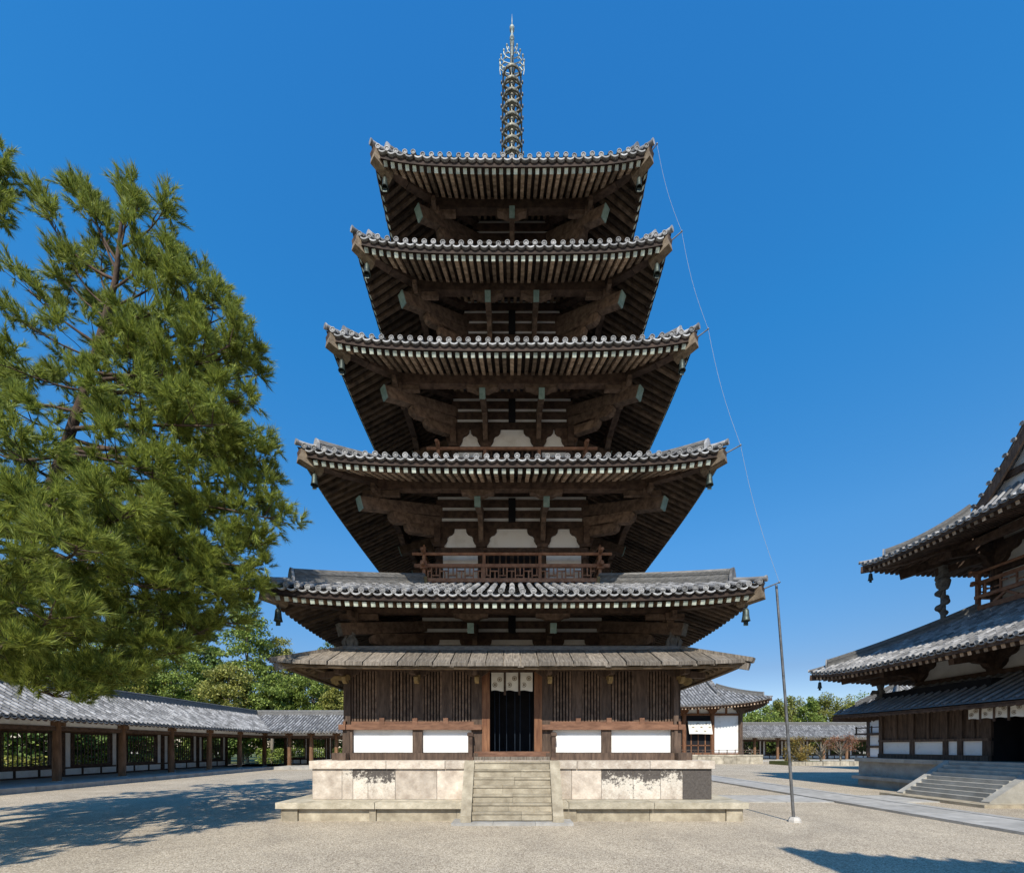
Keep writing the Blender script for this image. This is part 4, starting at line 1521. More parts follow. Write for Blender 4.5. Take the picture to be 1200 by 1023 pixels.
# west corridor: eave line X=-22.2, u = world y
west_cols = [D(39.7) - 3.62 * i for i in range(8, -1, -1)]
corridor('cloister_corridor', 'long roofed corridor with brown columns running away along the left edge', (-22.2, 0), (0, 1), (-1, 0), D(9.5), D(44.9), 3.62, west_cols,
         clip=((lambda u: max(0., u - D(38.2))), None))
north_cols = [-23.7, -21.3, -19.2, -16.8, -14.4, -12.0]
corridor('cloister_corridor', 'short roofed corridor facing the viewer behind the pagoda, left of its stone platform', (0, D(38.2)), (1, 0), (0, 1), -28.9, -10, 2.4, north_cols,
         clip=((lambda u: max(0., -22.2 - u)), None))
corridor('cloister_corridor', 'far roofed corridor between the lecture hall and the right-hand hall, behind autumn shrubs', (0, D(58)), (1, 0), (0, 1), 30, 58, 3.4, [31.5 + 3.3 * i for i in range(8)], tile_fine=True)

# ------------------------------------------------------------------ lecture hall behind
gx, gy = 13.0, D(61)
gh = thing('lecture_hall', 'low white-walled hall with upswept tiled roof behind the right side of the pagoda', 'temple hall', (gx, gy, 0))
gp = MB()
gp.box(gx - 17.4, gx + 17.6, gy - 10.2, gy + 9, -.1, 1.0)
gpo = gp.build('stone_platform', [KERB], gh)
gc = MB()
n = 22
for i in range(n):
    a, b = gx - 17.5 + 35.2 * i / n, gx - 17.5 + 35.2 * (i + 1) / n
    gc.box(a + .01, b - .01, gy - 10.35, gy - 9.6, .93, 1.13)
    gc.box(a + .02, b - .02, gy - 10.3, gy - 10.1, -.1, .925 - R.uniform(0, .02))
gc.build('cap_stone', [KERB], gpo)
gw = MB()
gw.box(gx - 16.1, gx + 16.1, gy - 7.9, gy + 7.9, 1.0, 7.9)
gwo = gw.build('hall_wall', [PLASTER], gh)
cols = [gx - 16.2 + 3.6 * i for i in range(10)]
for i, x in enumerate(cols):
    c = MB()
    c.tube([(x, gy - 8, 1.05), (x, gy - 8, 6.3)], .26, 10)
    c.prism([(u * 1.5, v * 1.1) for u, v in CLOUD], lambda u, v, w: (x + u, gy - 8 + w, 6.3 + v), -.2, .2)
    c.box(x - .14, x + .14, gy - 8.1, gy - 7.85, 7.05, 7.6)
    c.build('column', [WOODRED if i < 9 else WOODWALL], gwo)
for i, (a, b) in enumerate(zip(cols, cols[1:])):
    m_ = (a + b) / 2
    c = MB()
    c.box(a + .26, b - .26, gy - 8.05, gy - 7.88, 6.08, 6.36)
    c.box(a + .26, b - .26, gy - 8.05, gy - 7.88, 1.05, 1.3)
    c.box(m_ - .12, m_ + .12, gy - 8.0, gy - 7.88, 6.36, 7.2)
    if i < 8:
        c.box(a + .26, b - .26, gy - 7.95, gy - 7.885, 1.3, 6.08, 1)
        c.box(a + .26, b - .26, gy - 8.0, gy - 7.94, 2.2, 2.34)
        c.box(a + .26, b - .26, gy - 8.0, gy - 7.94, 5.2, 5.36)
        for q in (.25, .5, .75):
            x = a + (b - a) * q
            c.box(x - .06, x + .06, gy - 8.0, gy - 7.94, 1.3, 5.2)
    c.build('bay_frame', [WOODRED, DARK], gwo)
gb = MB()
gb.box(gx - 16.5, gx + 16.5, gy - 8.12, gy - 7.8, 7.15, 7.45)
gb.build('eave_beam', [WOODRED], gwo)
gprof = lambda t: 7.05 + .56 * t + .018 * t * t
gr, dims, zfs = gabled_hip_roof(gh, gx, gy, 18.7, 10.5, gprof, 1.15, 4.6, fine_sides=(0, 1), sp=.42, r=.13, h=.5)
rafters_for(gr, gx, gy, dims, zfs, 2.6, .25, .42, (0, 1), sp=.4, w=.16, h=.2)
curtain('hall_curtain', 'white patterned curtain hanging in the red-framed bay of the hall behind', lambda x, w, z: (27.4 - 3.6 + x, gy - 8.3 - w, z), 1.5, 3.7, 5.35, 1, 'pattern', .5)
fe = thing('low_fence', 'thin dark low fence along the stone platform of the hall behind', 'fence', (28, gy - 9.9, 1.13))
for i in range(14):
    p = MB()
    x = 17.5 + i * 1.0
    p.box(x - .04, x + .04, gy - 9.95, gy - 9.87, 1.13, 1.75)
    p.build('fence_post', [WOODWALL], fe)
p = MB()
p.box(17.4, 30.6, gy - 9.94, gy - 9.88, 1.66, 1.72)
p.box(17.4, 30.6, gy - 9.94, gy - 9.88, 1.38, 1.43)
p.build('fence_rail', [WOODWALL], fe)

# ------------------------------------------------------------------ bell tower glimpsed behind the right-hand hall
tx, ty = 34.2, D(36.2)
bt = thing('bell_tower', 'small white-panelled tower with grey tiled roof half hidden behind the right-hand hall', 'tower', (tx, ty, 0))
b_ = MB()
b_.box(tx - 2.2, tx + 2.2, ty - 1.0, ty + 1.0, .0, 5.0)
bo = b_.build('tower_wall', [PLASTER], bt)
bm = MB()
for k, (L, W) in {0: (2.2, 1.0), 1: (1.0, 2.2), 2: (2.2, 1.0), 3: (1.0, 2.2)}.items():
    bm.xf = side(k, tx, ty)
    e = 0 if k % 2 else .004
    for z in (1.0, 2.0, 3.1, 4.4):
        bm.box(-L - .08, L + .08, W, W + .12, z + e, z + .2 + e)
    for x in ((-L, -.8, .8, L) if L > 2 else (-L, L)):
        bm.box(x - .12, x + .12, W, W + .1, .0, 4.9)
    bm.box(-L - .7, L + .7, W + .5, W + .7, 3.15 + e, 3.3 + e)
    bm.box(-L - .7, L + .7, W + .6, W + .66, 3.75 + e, 3.82 + e)
    for x in (-L - .6, 0, L + .6):
        bm.box(x - .05, x + .05, W + .58, W + .66, 3.3, 3.9)
bm.xf = None
bm.build('tower_frame', [WOODWALL], bo)
br, dims, zfs = hip_roof(bt, tx, ty, 3.1, 2.6, lambda t: 5.0 + .95 * t, .4, 2.55, fine_sides=(0, 3), sp=.3)
rafters_for(br, tx, ty, dims, zfs, 1.8, .25, .36, (0, 3))

# ------------------------------------------------------------------ gate behind the viewer: only its shadow reaches the picture
gt = thing('south_gate', 'two-storey gate behind the viewer whose roof throws the shadow at lower right', 'gate', (15, D(-10), 0))
X0, N0 = 4.25, D(-2.9)
m_ = MB()
m_.box(8.5, 21.5, D(-14), D(-8), 0, 11)
m_.build('gate_wall', [WOODWALL], gt)
hip_roof(gt, 15, N0 - 7, 15 - X0, 7, lambda t: 9.75 + .5 * t, 1.45, 4.5, sp=.5, r=.12, flat=False, ridge=False)

# ------------------------------------------------------------------ ground, paths
g = MB()
g.grid(lambda u, v: (-420 + 840 * u, -120 + 700 * v, 0), 8, 8, 0, False)
g.build('ground', [GRAVEL], kind='structure')
pa = MB()
n = 26
for i in range(n):
    y0, y1 = D(6) + (D(49.5) - D(6)) * i / n, D(6) + (D(49.5) - D(6)) * (i + 1) / n
    for a, b in ((12.0, 12.36), (12.37, 13.9), (13.91, 14.25)):
        pa.box(a, b, y0 + .006, y1 - .006, -.05, .07 - R.uniform(0, .006) + (.012 if b - a < .5 else 0))
pa.build('stone_path', [SLAB], kind='structure')
pa = MB()
for a, b in ((6.75, 8.4), (8.41, 10.2), (10.21, 11.98), (14.27, 15.9)):
    for y0, y1 in ((D(15.4), D(15.7)), (D(15.71), D(17.2)), (D(17.21), D(17.5))):
        pa.box(a, b - .01, y0, y1, -.05, .045 - R.uniform(0, .006))
pa.build('cross_path', [SLAB], kind='structure')
gs = MB()
gs.grid(lambda u, v: (-120 + 91 * u, -60 + 170 * v, .02), 4, 4, 0, False)
gs.grid(lambda u, v: (-28.9 + 25 * u, D(45.2) + 60 * v, .02), 5, 3, 0, False)
gs.grid(lambda u, v: (5 + 170 * u, D(70) + 60 * v, .02), 5, 3, 0, False)
gs.grid(lambda u, v: (30 + 145 * u, D(65) + 5 * v, .02), 5, 3, 0, False)
gs.build('garden_ground', [GRASS], kind='structure')
kr_ = thing('garden_kerb', 'low rough stone kerb in front of the autumn shrubs by the far corridor', 'kerb', (33, D(46), 0))
m_ = MB()
x = 31.0
while x < 40:
    w = R.uniform(.5, 1.3)
    m_.box(x + .02, x + w - .02, D(46) - R.uniform(0, .12), D(46.6), -.1, R.uniform(.42, .52))
    x += w
m_.build('kerb_stone', [KERB], kr_)
m_ = MB()
m_.box(31.0, 40.2, D(46.5), D(50), -.1, .42)
m_.build('planting_bed', [GRASS], kr_)


# ------------------------------------------------------------------ vegetation
def fast_mesh(name, V, k, mat, parent=None, base=None, **props):
    """V: (n*k, 3) array of n faces with k corners each."""
    V = np.asarray(V, dtype=np.float32)
    if base is None and parent is not None:
        base = world_loc(parent)
    if base is not None:
        V = V - np.asarray(base, dtype=np.float32)
    n = len(V)
    me = bpy.data.meshes.new(name)
    me.vertices.add(n)
    me.vertices.foreach_set('co', V.ravel())
    me.loops.add(n)
    me.loops.foreach_set('vertex_index', np.arange(n, dtype=np.int32))
    me.polygons.add(n // k)
    me.polygons.foreach_set('loop_start', np.arange(0, n, k, dtype=np.int32))
    me.materials.append(mat)
    me.update(calc_edges=True)
    o = bpy.data.objects.new(name, me)
    C.objects.link(o)
    if parent is not None:
        o.parent = parent
    elif base is not None:
        o.location = base
    for a, b in props.items():
        o[a] = b
    return o


rng = np.random.default_rng(5)


def leaf_quads(P, size, aspect=.55, droop=0., jit=.35, updir=.3):
    """Kite-shaped leaves at points P."""
    n = len(P)
    a = rng.normal(size=(n, 3))
    a[:, 2] -= droop
    a /= np.linalg.norm(a, axis=1, keepdims=True)
    nn = rng.normal(size=(n, 3))
    nn[:, 2] = np.abs(nn[:, 2]) + updir
    b = np.cross(a, nn)
    b /= np.linalg.norm(b, axis=1, keepdims=True) + 1e-6
    s = size * (1 + jit * rng.uniform(-1, 1, n))[:, None]
    V = np.stack([P - a * s * .5, P + b * s * aspect * .5 - a * s * .08, P + a * s * .5, P - b * s * aspect * .5 - a * s * .08], axis=1)
    return V.reshape(-1, 3)


def crown_tree(name, label, x, y, h, rx, mat, nleaf, leaf, z0=.25, clumps=40, seed=1, group=None, rz=1.0, trunk=.16, bark=None, shape='round', cat='tree', lean=0.):
    rs = np.random.default_rng(seed)
    t = thing(name, label, cat, (x, y, 0), group)
    zc = h * (z0 + 1) / 2
    hz = h * (1 - z0) / 2
    cs = []
    while len(cs) < clumps:
        p = rs.uniform(-1, 1, 3)
        if shape == 'cone':
            f = (p[2] + 1) / 2
            if rs.uniform() < f * .55:
                continue
            lim = (1 - f) ** .75 * .95 + .03
            q, a_ = lim * rs.uniform(.2, 1) ** .6, rs.uniform(0, 2 * PI)
            p[0], p[1] = q * math.cos(a_), q * math.sin(a_)
        elif shape == 'flame':
            f = (p[2] + 1) / 2
            lim = math.sin(min(1, f * .8 + .2) * PI) ** .6
            q = math.hypot(p[0], p[1])
            if q > lim:
                continue
        else:
            q = np.linalg.norm(p)
            if q > 1 or q < .3:
                continue
        cs.append((x + p[0] * rx * .85 + lean * (p[2] + 1), y + p[1] * rx * .85, zc + p[2] * hz * .9))
    cs = np.array(cs)
    rad_ = rx * ((.34 if clumps < 100 else .27) if shape != 'cone' else .22) * rs.uniform(.6, 1.25, clumps)
    idx = rs.integers(0, clumps, nleaf)
    d = rs.normal(size=(nleaf, 3))
    d /= np.linalg.norm(d, axis=1, keepdims=True)
    rr = rs.uniform(0, 1, nleaf) ** .5
    d[:, 2] *= .62 * rz
    if shape == 'cone':
        d[:, 2] *= .55
    P = cs[idx] + d * (rad_[idx] * rr)[:, None]
    if shape == 'cone':          # sprays droop away from the trunk
        q = np.hypot(P[:, 0] - x, P[:, 1] - y)
        P[:, 2] -= .12 * q
    fast_mesh('crown', leaf_quads(P, leaf), 4, mat, t)
    tm = MB()
    tm.tube([(x, y, -.1), (x + .05 * h * rs.uniform(-.3, .3), y, h * .3), (x + lean, y, h * .6), (x + lean * 1.5, y, h * (.9 if shape == 'cone' else .75))], [trunk, trunk * .8, trunk * .55, trunk * .15], 8)
    for c in cs[:: max(1, clumps // 14)]:
        zs = max(h * z0 * .7, c[2] - rx * .7)
        tm.tube([(x + lean * .5, y, zs), ((x + c[0]) / 2, (y + c[1]) / 2, (zs + c[2]) / 2 + .1), tuple(c)], [trunk * .4, trunk * .25, trunk * .08], 5)
    tm.build('trunk', [bark or BARKG], t)
    return t


GL = 'trees behind the left corridors'
PX = lambda px, d: (px - 600) / F * d
HZ = lambda py, d: EYE + (875 - py) / F * d
bg = [  # px, top py, depth, radius m, kind, label
    (290, 684, 54, 6.0, 'cone', LEAFA, 'tall light green conifer behind the left corridors, nearest the pagoda eave'),
    (332, 742, 58, 3.6, 'round', LEAFC, 'round tree with orange-tinged crown just left of the pagoda roof'),
    (392, 742, 60, 3.2, 'round', LEAFB, 'dark green tree peeping out under the pagoda eave on the left'),
    (366, 772, 52, 3.4, 'round', LEAFA, 'bushy green tree directly above the short back corridor'),
    (405, 790, 50, 3.0, 'round', LEAFC, 'low yellowish tree half hidden by the pagoda wall on the left'),
    (318, 786, 49, 2.8, 'round', LEAFA, 'bushy tree with bare pale stem where the two corridors meet'),
    (240, 712, 57, 4.2, 'cone', LEAFB, 'dark conifer rising behind the end of the long corridor'),
    (268, 775, 48, 3.4, 'round', LEAFC, 'yellow-green tree behind the far end of the long corridor'),
    (205, 755, 52, 4.2, 'round', LEAFA, 'broad green tree behind the long corridor under the pine boughs'),
    (150, 745, 50, 4.5, 'round', LEAFC, 'yellowish broad tree behind the middle of the long corridor'),
    (95, 740, 46, 4.4, 'round', LEAFA, 'green broad tree behind the long corridor left of the yellowish one'),
    (40, 735, 44, 4.4, 'round', LEAFC, 'yellow-green tree behind the corridor by the left edge'),
    (-10, 730, 42, 4.4, 'round', LEAFA, 'green tree behind the corridor cut by the left edge'),
    (180, 700, 62, 5.0, 'round', LEAFB, 'dark tree far behind the long corridor, seen through the pine'),
]
for i, (px, py, d, r_, sh, mt, lb) in enumerate(bg):
    h = HZ(py, d)
    crown_tree('conifer' if sh == 'cone' else 'broadleaf_tree', lb, PX(px, d), D(d), h, r_, mt, 17000 if sh == 'cone' else 15000, .34 if sh == 'cone' else .27,
               z0=.16 if sh == 'cone' else .28, clumps=260 if sh == 'cone' else 120, seed=20 + i, group=GL, shape=sh, trunk=.22)
GR = 'bamboo and trees behind the far corridor'
bgr = [(872, 808, 84, 3.0, LEAFA, 'round green tree top beside the upswept eave of the hall behind'),
       (893, 822, 76, 3.4, LEAFA, 'low bright green tree above the left end of the far corridor'),
       (912, 812, 80, 3.0, LEAFY, 'feathery bamboo clump just left of the leaning pole'),
       (930, 808, 82, 3.2, LEAFY, 'yellow-green bamboo clump just right of the leaning pole'),
       (950, 813, 78, 3.0, LEAFA, 'green bamboo clump in the middle of the grove'),
       (968, 806, 82, 3.4, LEAFY, 'tallest yellow bamboo clump of the grove, below the hall eave'),
       (990, 808, 80, 3.2, LEAFC, 'olive tree at the right end of the bamboo grove'),
       (1010, 812, 78, 3.2, LEAFA, 'green tree beside the bell tower roof'),
       (1035, 815, 74, 3.2, LEAFY, 'yellowish clump hidden behind the bell tower')]
for i, (px, py, d, r_, mt, lb) in enumerate(bgr):
    crown_tree('bamboo_clump' if 'bamboo' in lb else 'broadleaf_tree', lb, PX(px, d), D(d), HZ(py, d), r_, mt, 9000, .36, z0=.12, clumps=70, seed=60 + i, group=GR, shape='flame', rz=1.7, trunk=.15)
# shrubs by the far corridor
crown_tree('weeping_shrub', 'golden weeping shrub in front of the far corridor behind the pole', PX(937, 48), D(48), 3.1, 1.9, LEAFG, 3000, .16, z0=.12, clumps=26, seed=90, cat='shrub', trunk=.07, shape='flame', rz=1.6)
crown_tree('autumn_maple', 'small maple with sparse dull red leaves beside the hall platform', PX(985, 47.5), D(47.5), 3.6, 1.9, LEAFR, 1500, .14, z0=.4, clumps=24, seed=91, trunk=.10)
crown_tree('bare_tree', 'nearly leafless grey tree between the golden shrub and the maple', PX(962, 49), D(49), 3.6, 1.8, LEAFG, 320, .12, z0=.3, clumps=30, seed=92, trunk=.14)
for i, (px, d, h) in enumerate(((-60, 27, 5.5), (-8, 28, 5.0), (35, 29, 5.6), (72, 31, 5.2), (105, 33, 5.8), (140, 35, 5.2), (170, 38, 5.6), (200, 41, 5.4), (228, 44, 5.8), (255, 47, 5.6), (285, 50, 5.4), (312, 54, 5.6), (338, 55, 5.4), (362, 54, 5.6), (388, 55, 5.5), (872, 67, 5.2), (893, 68, 5.4), (914, 67, 5.0), (936, 68, 5.3), (958, 67, 5.2), (980, 68, 5.4), (1002, 67, 5.2))):
    x, y = PX(px, d), D(d)
    if px < 260 and x > -33.5:
        x = -33.5 - (i % 3) * .8
    crown_tree('garden_bush', 'dark bushy shrub seen through the lattice windows behind the corridor columns', x, y, h, 2.6, (LEAFB, LEAFA, LEAFB)[i % 3], 2600, .34, z0=.04, clumps=40, seed=140 + i, group='bushes behind the corridor lattice', cat='bush', trunk=.1)
# hedges glimpsed through the lattice windows
for i, (x, y0, y1, h, mt, lb) in enumerate(((-32.5, D(14), D(43), 1.5, LEAFC, 'yellow-green clipped hedge seen through the lattice of the long corridor'),
                                            (-27, D(49), D(49), 1.9, LEAFA, 'green hedge seen through the lattice of the short corridor'))):
    n = 9000
    if i == 0:
        P = np.stack([x + rng.uniform(-.8, .8, n), rng.uniform(y0, y1, n), rng.uniform(.1, h, n)], 1)
    else:
        P = np.stack([rng.uniform(-30, -9, n), y0 + rng.uniform(-.8, .8, n), rng.uniform(.1, h, n)], 1)
    fast_mesh('hedge', leaf_quads(P, .22), 4, mt, None, (x, y0, 0), label=lb, category='hedge')


# ------------------------------------------------------------------ pines on the left
def shoot_template(n, seed, L=.30, nl=.16, w=.0125):
    r_ = np.random.default_rng(seed)
    out = []
    for i in range(n):
        f = (i + r_.uniform(0, 1)) / n
        az = r_.uniform(0, 2 * PI)
        sp = math.radians(r_.uniform(16, 50) - 10 * f)
        base = np.array([0, 0, L * (.15 + .85 * f)])
        d = np.array([math.sin(sp) * math.cos(az), math.sin(sp) * math.sin(az), math.cos(sp)])
        e = np.cross(d, r_.normal(size=3))
        e /= np.linalg.norm(e)
        ln = nl * r_.uniform(.75, 1.15)
        out += [base - e * w / 2, base + e * w / 2, base + d * ln]
    return np.array(out)


def pine(name, label, trunk, limbs, seed, wide=1.0, nneedle=58, bark_r=.2):
    rs = np.random.default_rng(seed)
    t = thing(name, label, 'pine tree', trunk[0])
    tm = MB()
    kt = len(trunk)
    tm.tube([tuple(p) for p in trunk], [bark_r * (1 - .85 * i / (kt - 1)) for i in range(kt)], 10)
    tm.build('trunk', [BARK], t)
    bm = MB()
    shoots = []       # position, direction
    trunk = [np.array(p, float) for p in trunk]

    def on_trunk(z):
        for a, b in zip(trunk, trunk[1:]):
            if a[2] <= z <= b[2]:
                return a + (b - a) * (z - a[2]) / (b[2] - a[2])
        return trunk[-1] if z > trunk[-1][2] else trunk[0]

    def tuft(p, d, k):
        for _ in range(k):
            q = d * .55 + rs.normal(size=3) * .62 + np.array([0, 0, .55])
            shoots.append((p + rs.normal(size=3) * .055, q / np.linalg.norm(q)))

    def spray(p0, d0, L):
        """a twig that ends in a rounded tuft of upright shoots"""
        k = max(3, int(L / .18))
        p, d = p0.copy(), d0 / np.linalg.norm(d0)
        pts = [p.copy()]
        for i in range(k):
            d = d + rs.normal(size=3) * .12 + np.array([0, 0, .06])
            d /= np.linalg.norm(d)
            p = p + d * (L / k)
            pts.append(p.copy())
            if i == int(k * .55) and L > .5:
                side_ = np.cross(d, np.array([0, 0, 1.])) * rs.choice([-1, 1]) * rs.uniform(.12, .3)
                tuft(p + side_, d + side_, int(rs.integers(5, 9)))
        tuft(p, d, int(rs.integers(9, 15)))
        bm.tube([tuple(v) for v in pts], [.013 - .007 * i / k for i in range(k + 1)], 4, 0, False)

    for (z, tip) in limbs:
        a = on_trunk(z)
        tip = np.array(tip, float)
        L = np.linalg.norm(tip - a)
        mid = (a + tip) / 2 + np.array([0, 0, -.10 * L]) + rs.normal(size=3) * .07 * L
        k = 9
        pts = [(1 - f) ** 2 * a + 2 * f * (1 - f) * mid + f * f * tip for f in [i / k for i in range(k + 1)]]
        bm.tube([tuple(v) for v in pts], [max(.012, .019 * L ** .6 * (1 - .85 * i / k) + .006) for i in range(k + 1)], 6)
        ns = max(4, int(L * 2.5))
        for i in range(ns):
            f = .30 + .70 * ((i + rs.uniform(0, .9)) / ns) ** .8
            p = (1 - f) ** 2 * a + 2 * f * (1 - f) * mid + f * f * tip
            d = 2 * (1 - f) * (mid - a) + 2 * f * (tip - mid)
            d /= np.linalg.norm(d)
            an = (1 if i % 2 else -1) * math.radians(rs.uniform(28, 68))
            dd = np.array([d[0] * math.cos(an) - d[1] * math.sin(an), d[0] * math.sin(an) + d[1] * math.cos(an), d[2] * .6 + rs.uniform(-.1, .45)])
            spray(p, dd, (.45 + (1 - f) * L * .33) * rs.uniform(.7, 1.15))
        spray(tip - (tip - pts[-2]) * .5, tip - pts[-2], .5)
    # the leader
    spray(trunk[-1] - np.array([0, 0, .6]), np.array([.1, 0, 1.]), .9)
    bm.build('branches', [BARK], t)
    temps = [shoot_template(nneedle, 100 + i, L=.24 + .02 * (i % 4), nl=.16 + .015 * (i % 3)) for i in range(8)]
    P = np.array([s_[0] for s_ in shoots])
    Dn = np.array([s_[1] for s_ in shoots])
    n = len(P)
    ref = rs.normal(size=(n, 3))
    A = np.cross(Dn, ref)
    A /= np.linalg.norm(A, axis=1, keepdims=True)
    B = np.cross(Dn, A)
    allv = []
    for ti in range(8):
        sel = np.arange(n) % 8 == ti
        T = temps[ti]
        sc = rs.uniform(.75, 1.2, sel.sum())[:, None, None]
        V = (A[sel][:, None, :] * T[None, :, 0:1] + B[sel][:, None, :] * T[None, :, 1:2] + Dn[sel][:, None, :] * T[None, :, 2:3]) * sc + P[sel][:, None, :]
        allv.append(V.reshape(-1, 3))
    V = np.concatenate(allv)
    fast_mesh('needles', V, 3, NEEDLE, t)
    print(name, 'shoots', n, 'tris', len(V) // 3)
    return t


def tip_at(px, py, d):
    return (PX(px, d), D(d), HZ(py, d))


def back(p, d1=10.4, d0=9.0, k=1.15):
    """slide a point along its line of sight so that the crown sits a little deeper"""
    d = p[1] - CAMY
    f = (d1 + (d - d0) * k) / d
    return (p[0] * f, CAMY + d * f, EYE + (p[2] - EYE) * f)


trunk1 = [(-14.6, D(10.6), 0)] + [back(p) for p in [(-12.2, D(9.3), 2.4), (-11.2, D(9.2), 5.2), (-10.1, D(9.1), 7.8), (-9.2, D(9.0), 10.0), (-8.6, D(9.0), 12.2), (-8.45, D(9.0), 13.7)]]
limbs1 = [(12.6, tip_at(100, 232, 9.2)), (12.9, tip_at(190, 250, 9.0)), (12.2, tip_at(52, 250, 9.1)), (12.8, tip_at(152, 236, 9.0)), (12.0, tip_at(182, 300, 8.7)), (10.8, tip_at(34, 340, 9.0)),
          (11.0, tip_at(252, 362, 9.2)), (10.9, tip_at(225, 325, 9.6)), (10.2, tip_at(292, 425, 9.3)), (9.9, tip_at(270, 405, 8.7)), (9.4, tip_at(280, 470, 9.0)), (9.0, tip_at(250, 500, 8.0)),
          (8.6, tip_at(305, 540, 9.0)), (8.0, tip_at(312, 588, 9.2)), (7.6, tip_at(326, 610, 9.0)), (7.2, tip_at(300, 640, 8.9)), (6.8, tip_at(300, 664, 9.0)), (6.4, tip_at(292, 690, 8.9)),
          (6.2, tip_at(250, 700, 8.6)), (5.8, tip_at(240, 742, 8.8)), (5.2, tip_at(205, 765, 8.4)), (4.6, tip_at(140, 790, 7.6)), (4.4, tip_at(70, 815, 6.8)), (4.2, tip_at(95, 800, 7.2)),
          (10.5, tip_at(30, 380, 8.5)), (9.8, tip_at(10, 430, 8.2)), (9.0, tip_at(0, 470, 7.8)), (8.0, tip_at(20, 520, 7.0)), (7.0, tip_at(30, 590, 6.4)), (6.4, tip_at(90, 640, 6.2)), (6.0, tip_at(10, 670, 5.8)),
          (5.4, tip_at(60, 720, 6.0)), (5.0, tip_at(0, 760, 5.8)), (8.4, tip_at(180, 560, 8.0)), (7.4, tip_at(150, 600, 7.2)), (9.2, tip_at(150, 450, 8.2)), (10.2, tip_at(120, 400, 8.2)), (6.6, tip_at(180, 690, 7.8)),
          (11.4, tip_at(80, 330, 9.0)), (11.8, tip_at(120, 300, 9.3)), (10.8, tip_at(180, 400, 9.6)), (9.6, tip_at(210, 460, 9.4)), (7.8, tip_at(240, 600, 8.6)), (7.0, tip_at(225, 650, 8.6))]
limbs1 = [(EYE + (z - EYE) * 1.155, back(p)) for z, p in limbs1]
rs_ = np.random.default_rng(3)
for i in range(30):       # the far side and the flanks
    z = rs_.uniform(4.6, 13.5)
    az = math.radians(rs_.uniform(20, 178))
    L = (1.6 + 4.2 * max(0, 1 - abs(z - 7.5) / 6.5)) * rs_.uniform(.75, 1.05)
    bx = -14.6 + 4.8 * z / 15.5
    limbs1.append((z, (bx + L * math.cos(az) * .75, D(10.5) + L * math.sin(az), z + rs_.uniform(.2, 1.3))))
for px_, py_, d_, z_ in ((262, 372, 9.3, 10.6), (285, 415, 9.1, 10.0), (296, 440, 9.4, 9.8), (240, 345, 9.1, 11.2), (200, 320, 9.1, 11.6), (270, 490, 9.2, 8.8), (300, 520, 9.1, 8.6), (308, 560, 9.2, 8.2), (90, 320, 9.0, 11.6),
                           (110, 250, 9.1, 12.4), (276, 634, 9.0, 7.0), (276, 706, 9.1, 6.0), (270, 730, 9.0, 5.6)):
    limbs1.append((EYE + (z_ - EYE) * 1.155, back(tip_at(px_, py_, d_))))
for i in range(9):        # low boughs out of frame, added to cast the ground shadow at lower left
    limbs1.append((rs_.uniform(4, 5.5), (rs_.uniform(-12.5, -8.4), D(rs_.uniform(2.2, 4.6)), rs_.uniform(3.3, 5.0))))
for i in range(12):  # more out-of-frame boughs, added to fill the shadow band along the left edge
    z = rs_.uniform(4.2, 8.5)
    limbs1.append((z, (rs_.uniform(-18.5, -13.5), D(rs_.uniform(5, 9.5)), z + rs_.uniform(-.6, .4))))
for i in range(12):       # boughs towards the viewer, left of the frame, added for their ground shadow
    z = rs_.uniform(4.4, 8.5)
    limbs1.append((z, (rs_.uniform(-16.5, -10.5), D(rs_.uniform(4.3, 7.5)), z + rs_.uniform(-.6, .6))))
pine('pine_tree', 'large pine with long-needled boughs filling the left side in front of the corridor', trunk1, limbs1, 7)
trunk2 = [(-15.6, D(10.6), 0), (-15.4, D(10.5), 5), (-15.1, D(10.2), 10), (-14.9, D(10), 14), (-14.9, D(10), 16.0)]
limbs2 = [(15.0, tip_at(-16, 182, 10.0)), (14.6, tip_at(-14, 208, 10.0)), (14.2, tip_at(-18, 228, 10.2)), (13.9, tip_at(-16, 240, 9.8)), (15.6, tip_at(-34, 175, 10)), (16, tip_at(-70, 150, 10)), (12, tip_at(-90, 330, 10)), (10, tip_at(-80, 430, 10)), (8, tip_at(-90, 500, 11))] + [
    (z, (-15.6 + 2.6 * math.cos(a), D(10.3) + 3.4 * math.sin(a), z + .6)) for z, a in [(5 + i * .7, 2.0 + i * 1.9) for i in range(11)]]
pine('pine_tree', 'second pine of which only a few boughs show at the upper left edge', trunk2, limbs2, 8)

# ------------------------------------------------------------------ light, sky, camera
AZ, EL = rad(6), rad(44)      # sun in the south, slightly west
sunv = Vector((-math.sin(AZ) * math.cos(EL), -math.cos(AZ) * math.cos(EL), math.sin(EL)))
sl = bpy.data.lights.new('sun', 'SUN')
sl.energy = 4.8
sl.angle = rad(.53)
sl.color = (1., .935, .82)
so = bpy.data.objects.new('sun', sl)
C.objects.link(so)
so.rotation_euler = sunv.to_track_quat('Z', 'Y').to_euler()
so.location = (0, -40, 40)

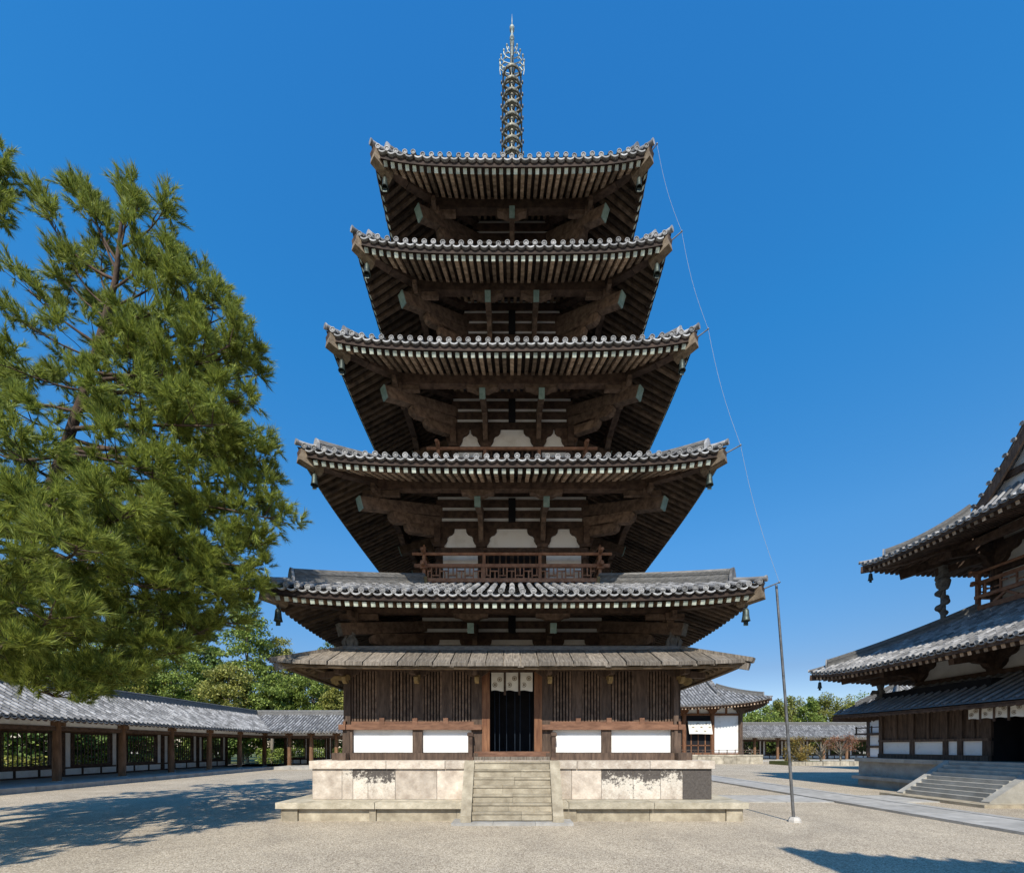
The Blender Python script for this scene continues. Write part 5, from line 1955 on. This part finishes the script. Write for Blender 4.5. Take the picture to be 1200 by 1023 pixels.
w = bpy.data.worlds.new('World')
S.world = w
w.use_nodes = True
n, l = w.node_tree.nodes, w.node_tree.links
sky = n.new('ShaderNodeTexSky')
sky.sky_type = 'NISHITA'
sky.sun_disc = False
sky.sun_elevation = EL
sky.sun_rotation = rad(180) + AZ       # direction of the sun around z
sky.altitude = 400
sky.air_density = 1.0
sky.dust_density = .25
sky.ozone_density = 6.0
hs = n.new('ShaderNodeHueSaturation')
hs.inputs['Saturation'].default_value = 1.18
hs.inputs['Value'].default_value = 1.35
l.new(sky.outputs['Color'], hs.inputs['Color'])
tcw = n.new('ShaderNodeTexCoord')
sep = n.new('ShaderNodeSeparateXYZ')
l.new(tcw.outputs['Generated'], sep.inputs[0])
rw = n.new('ShaderNodeValToRGB')
els = rw.color_ramp.elements
els[0].position, els[0].color = 0., (.74, .60, .56, 1)
els[1].position, els[1].color = .86, (.52, 1.13, 1.17, 1)
for pz, cz in ((.16, (.68, .52, .47, 1)), (.40, (.78, .90, .82, 1)), (.66, (.50, 1.10, 1.08, 1))):
    els.new(pz).color = cz
l.new(sep.outputs['Z'], rw.inputs['Fac'])
mw_ = n.new('ShaderNodeMix')
mw_.data_type = 'RGBA'
mw_.blend_type = 'MULTIPLY'
mw_.inputs['Factor'].default_value = 1
l.new(hs.outputs['Color'], mw_.inputs['A'])
l.new(rw.outputs['Color'], mw_.inputs['B'])
l.new(mw_.outputs['Result'], n['Background'].inputs['Color'])
n['Background'].inputs['Strength'].default_value = .15

cam = bpy.data.cameras.new('camera')
cam.sensor_width = 36
cam.lens = 36 * F / 1200
cam.shift_x = 0
cam.shift_y = (875 - 511.5) / 1200
cam.clip_end = 2000
co = bpy.data.objects.new('camera', cam)
C.objects.link(co)
co.location = (0, CAMY, EYE)
co.rotation_euler = (rad(90), 0, 0)
S.camera = co

S.view_settings.view_transform = 'Standard'
S.view_settings.look = 'None'
S.view_settings.exposure = .25
S.view_settings.gamma = 1
S.cycles.max_bounces = 6
S.cycles.transparent_max_bounces = 4
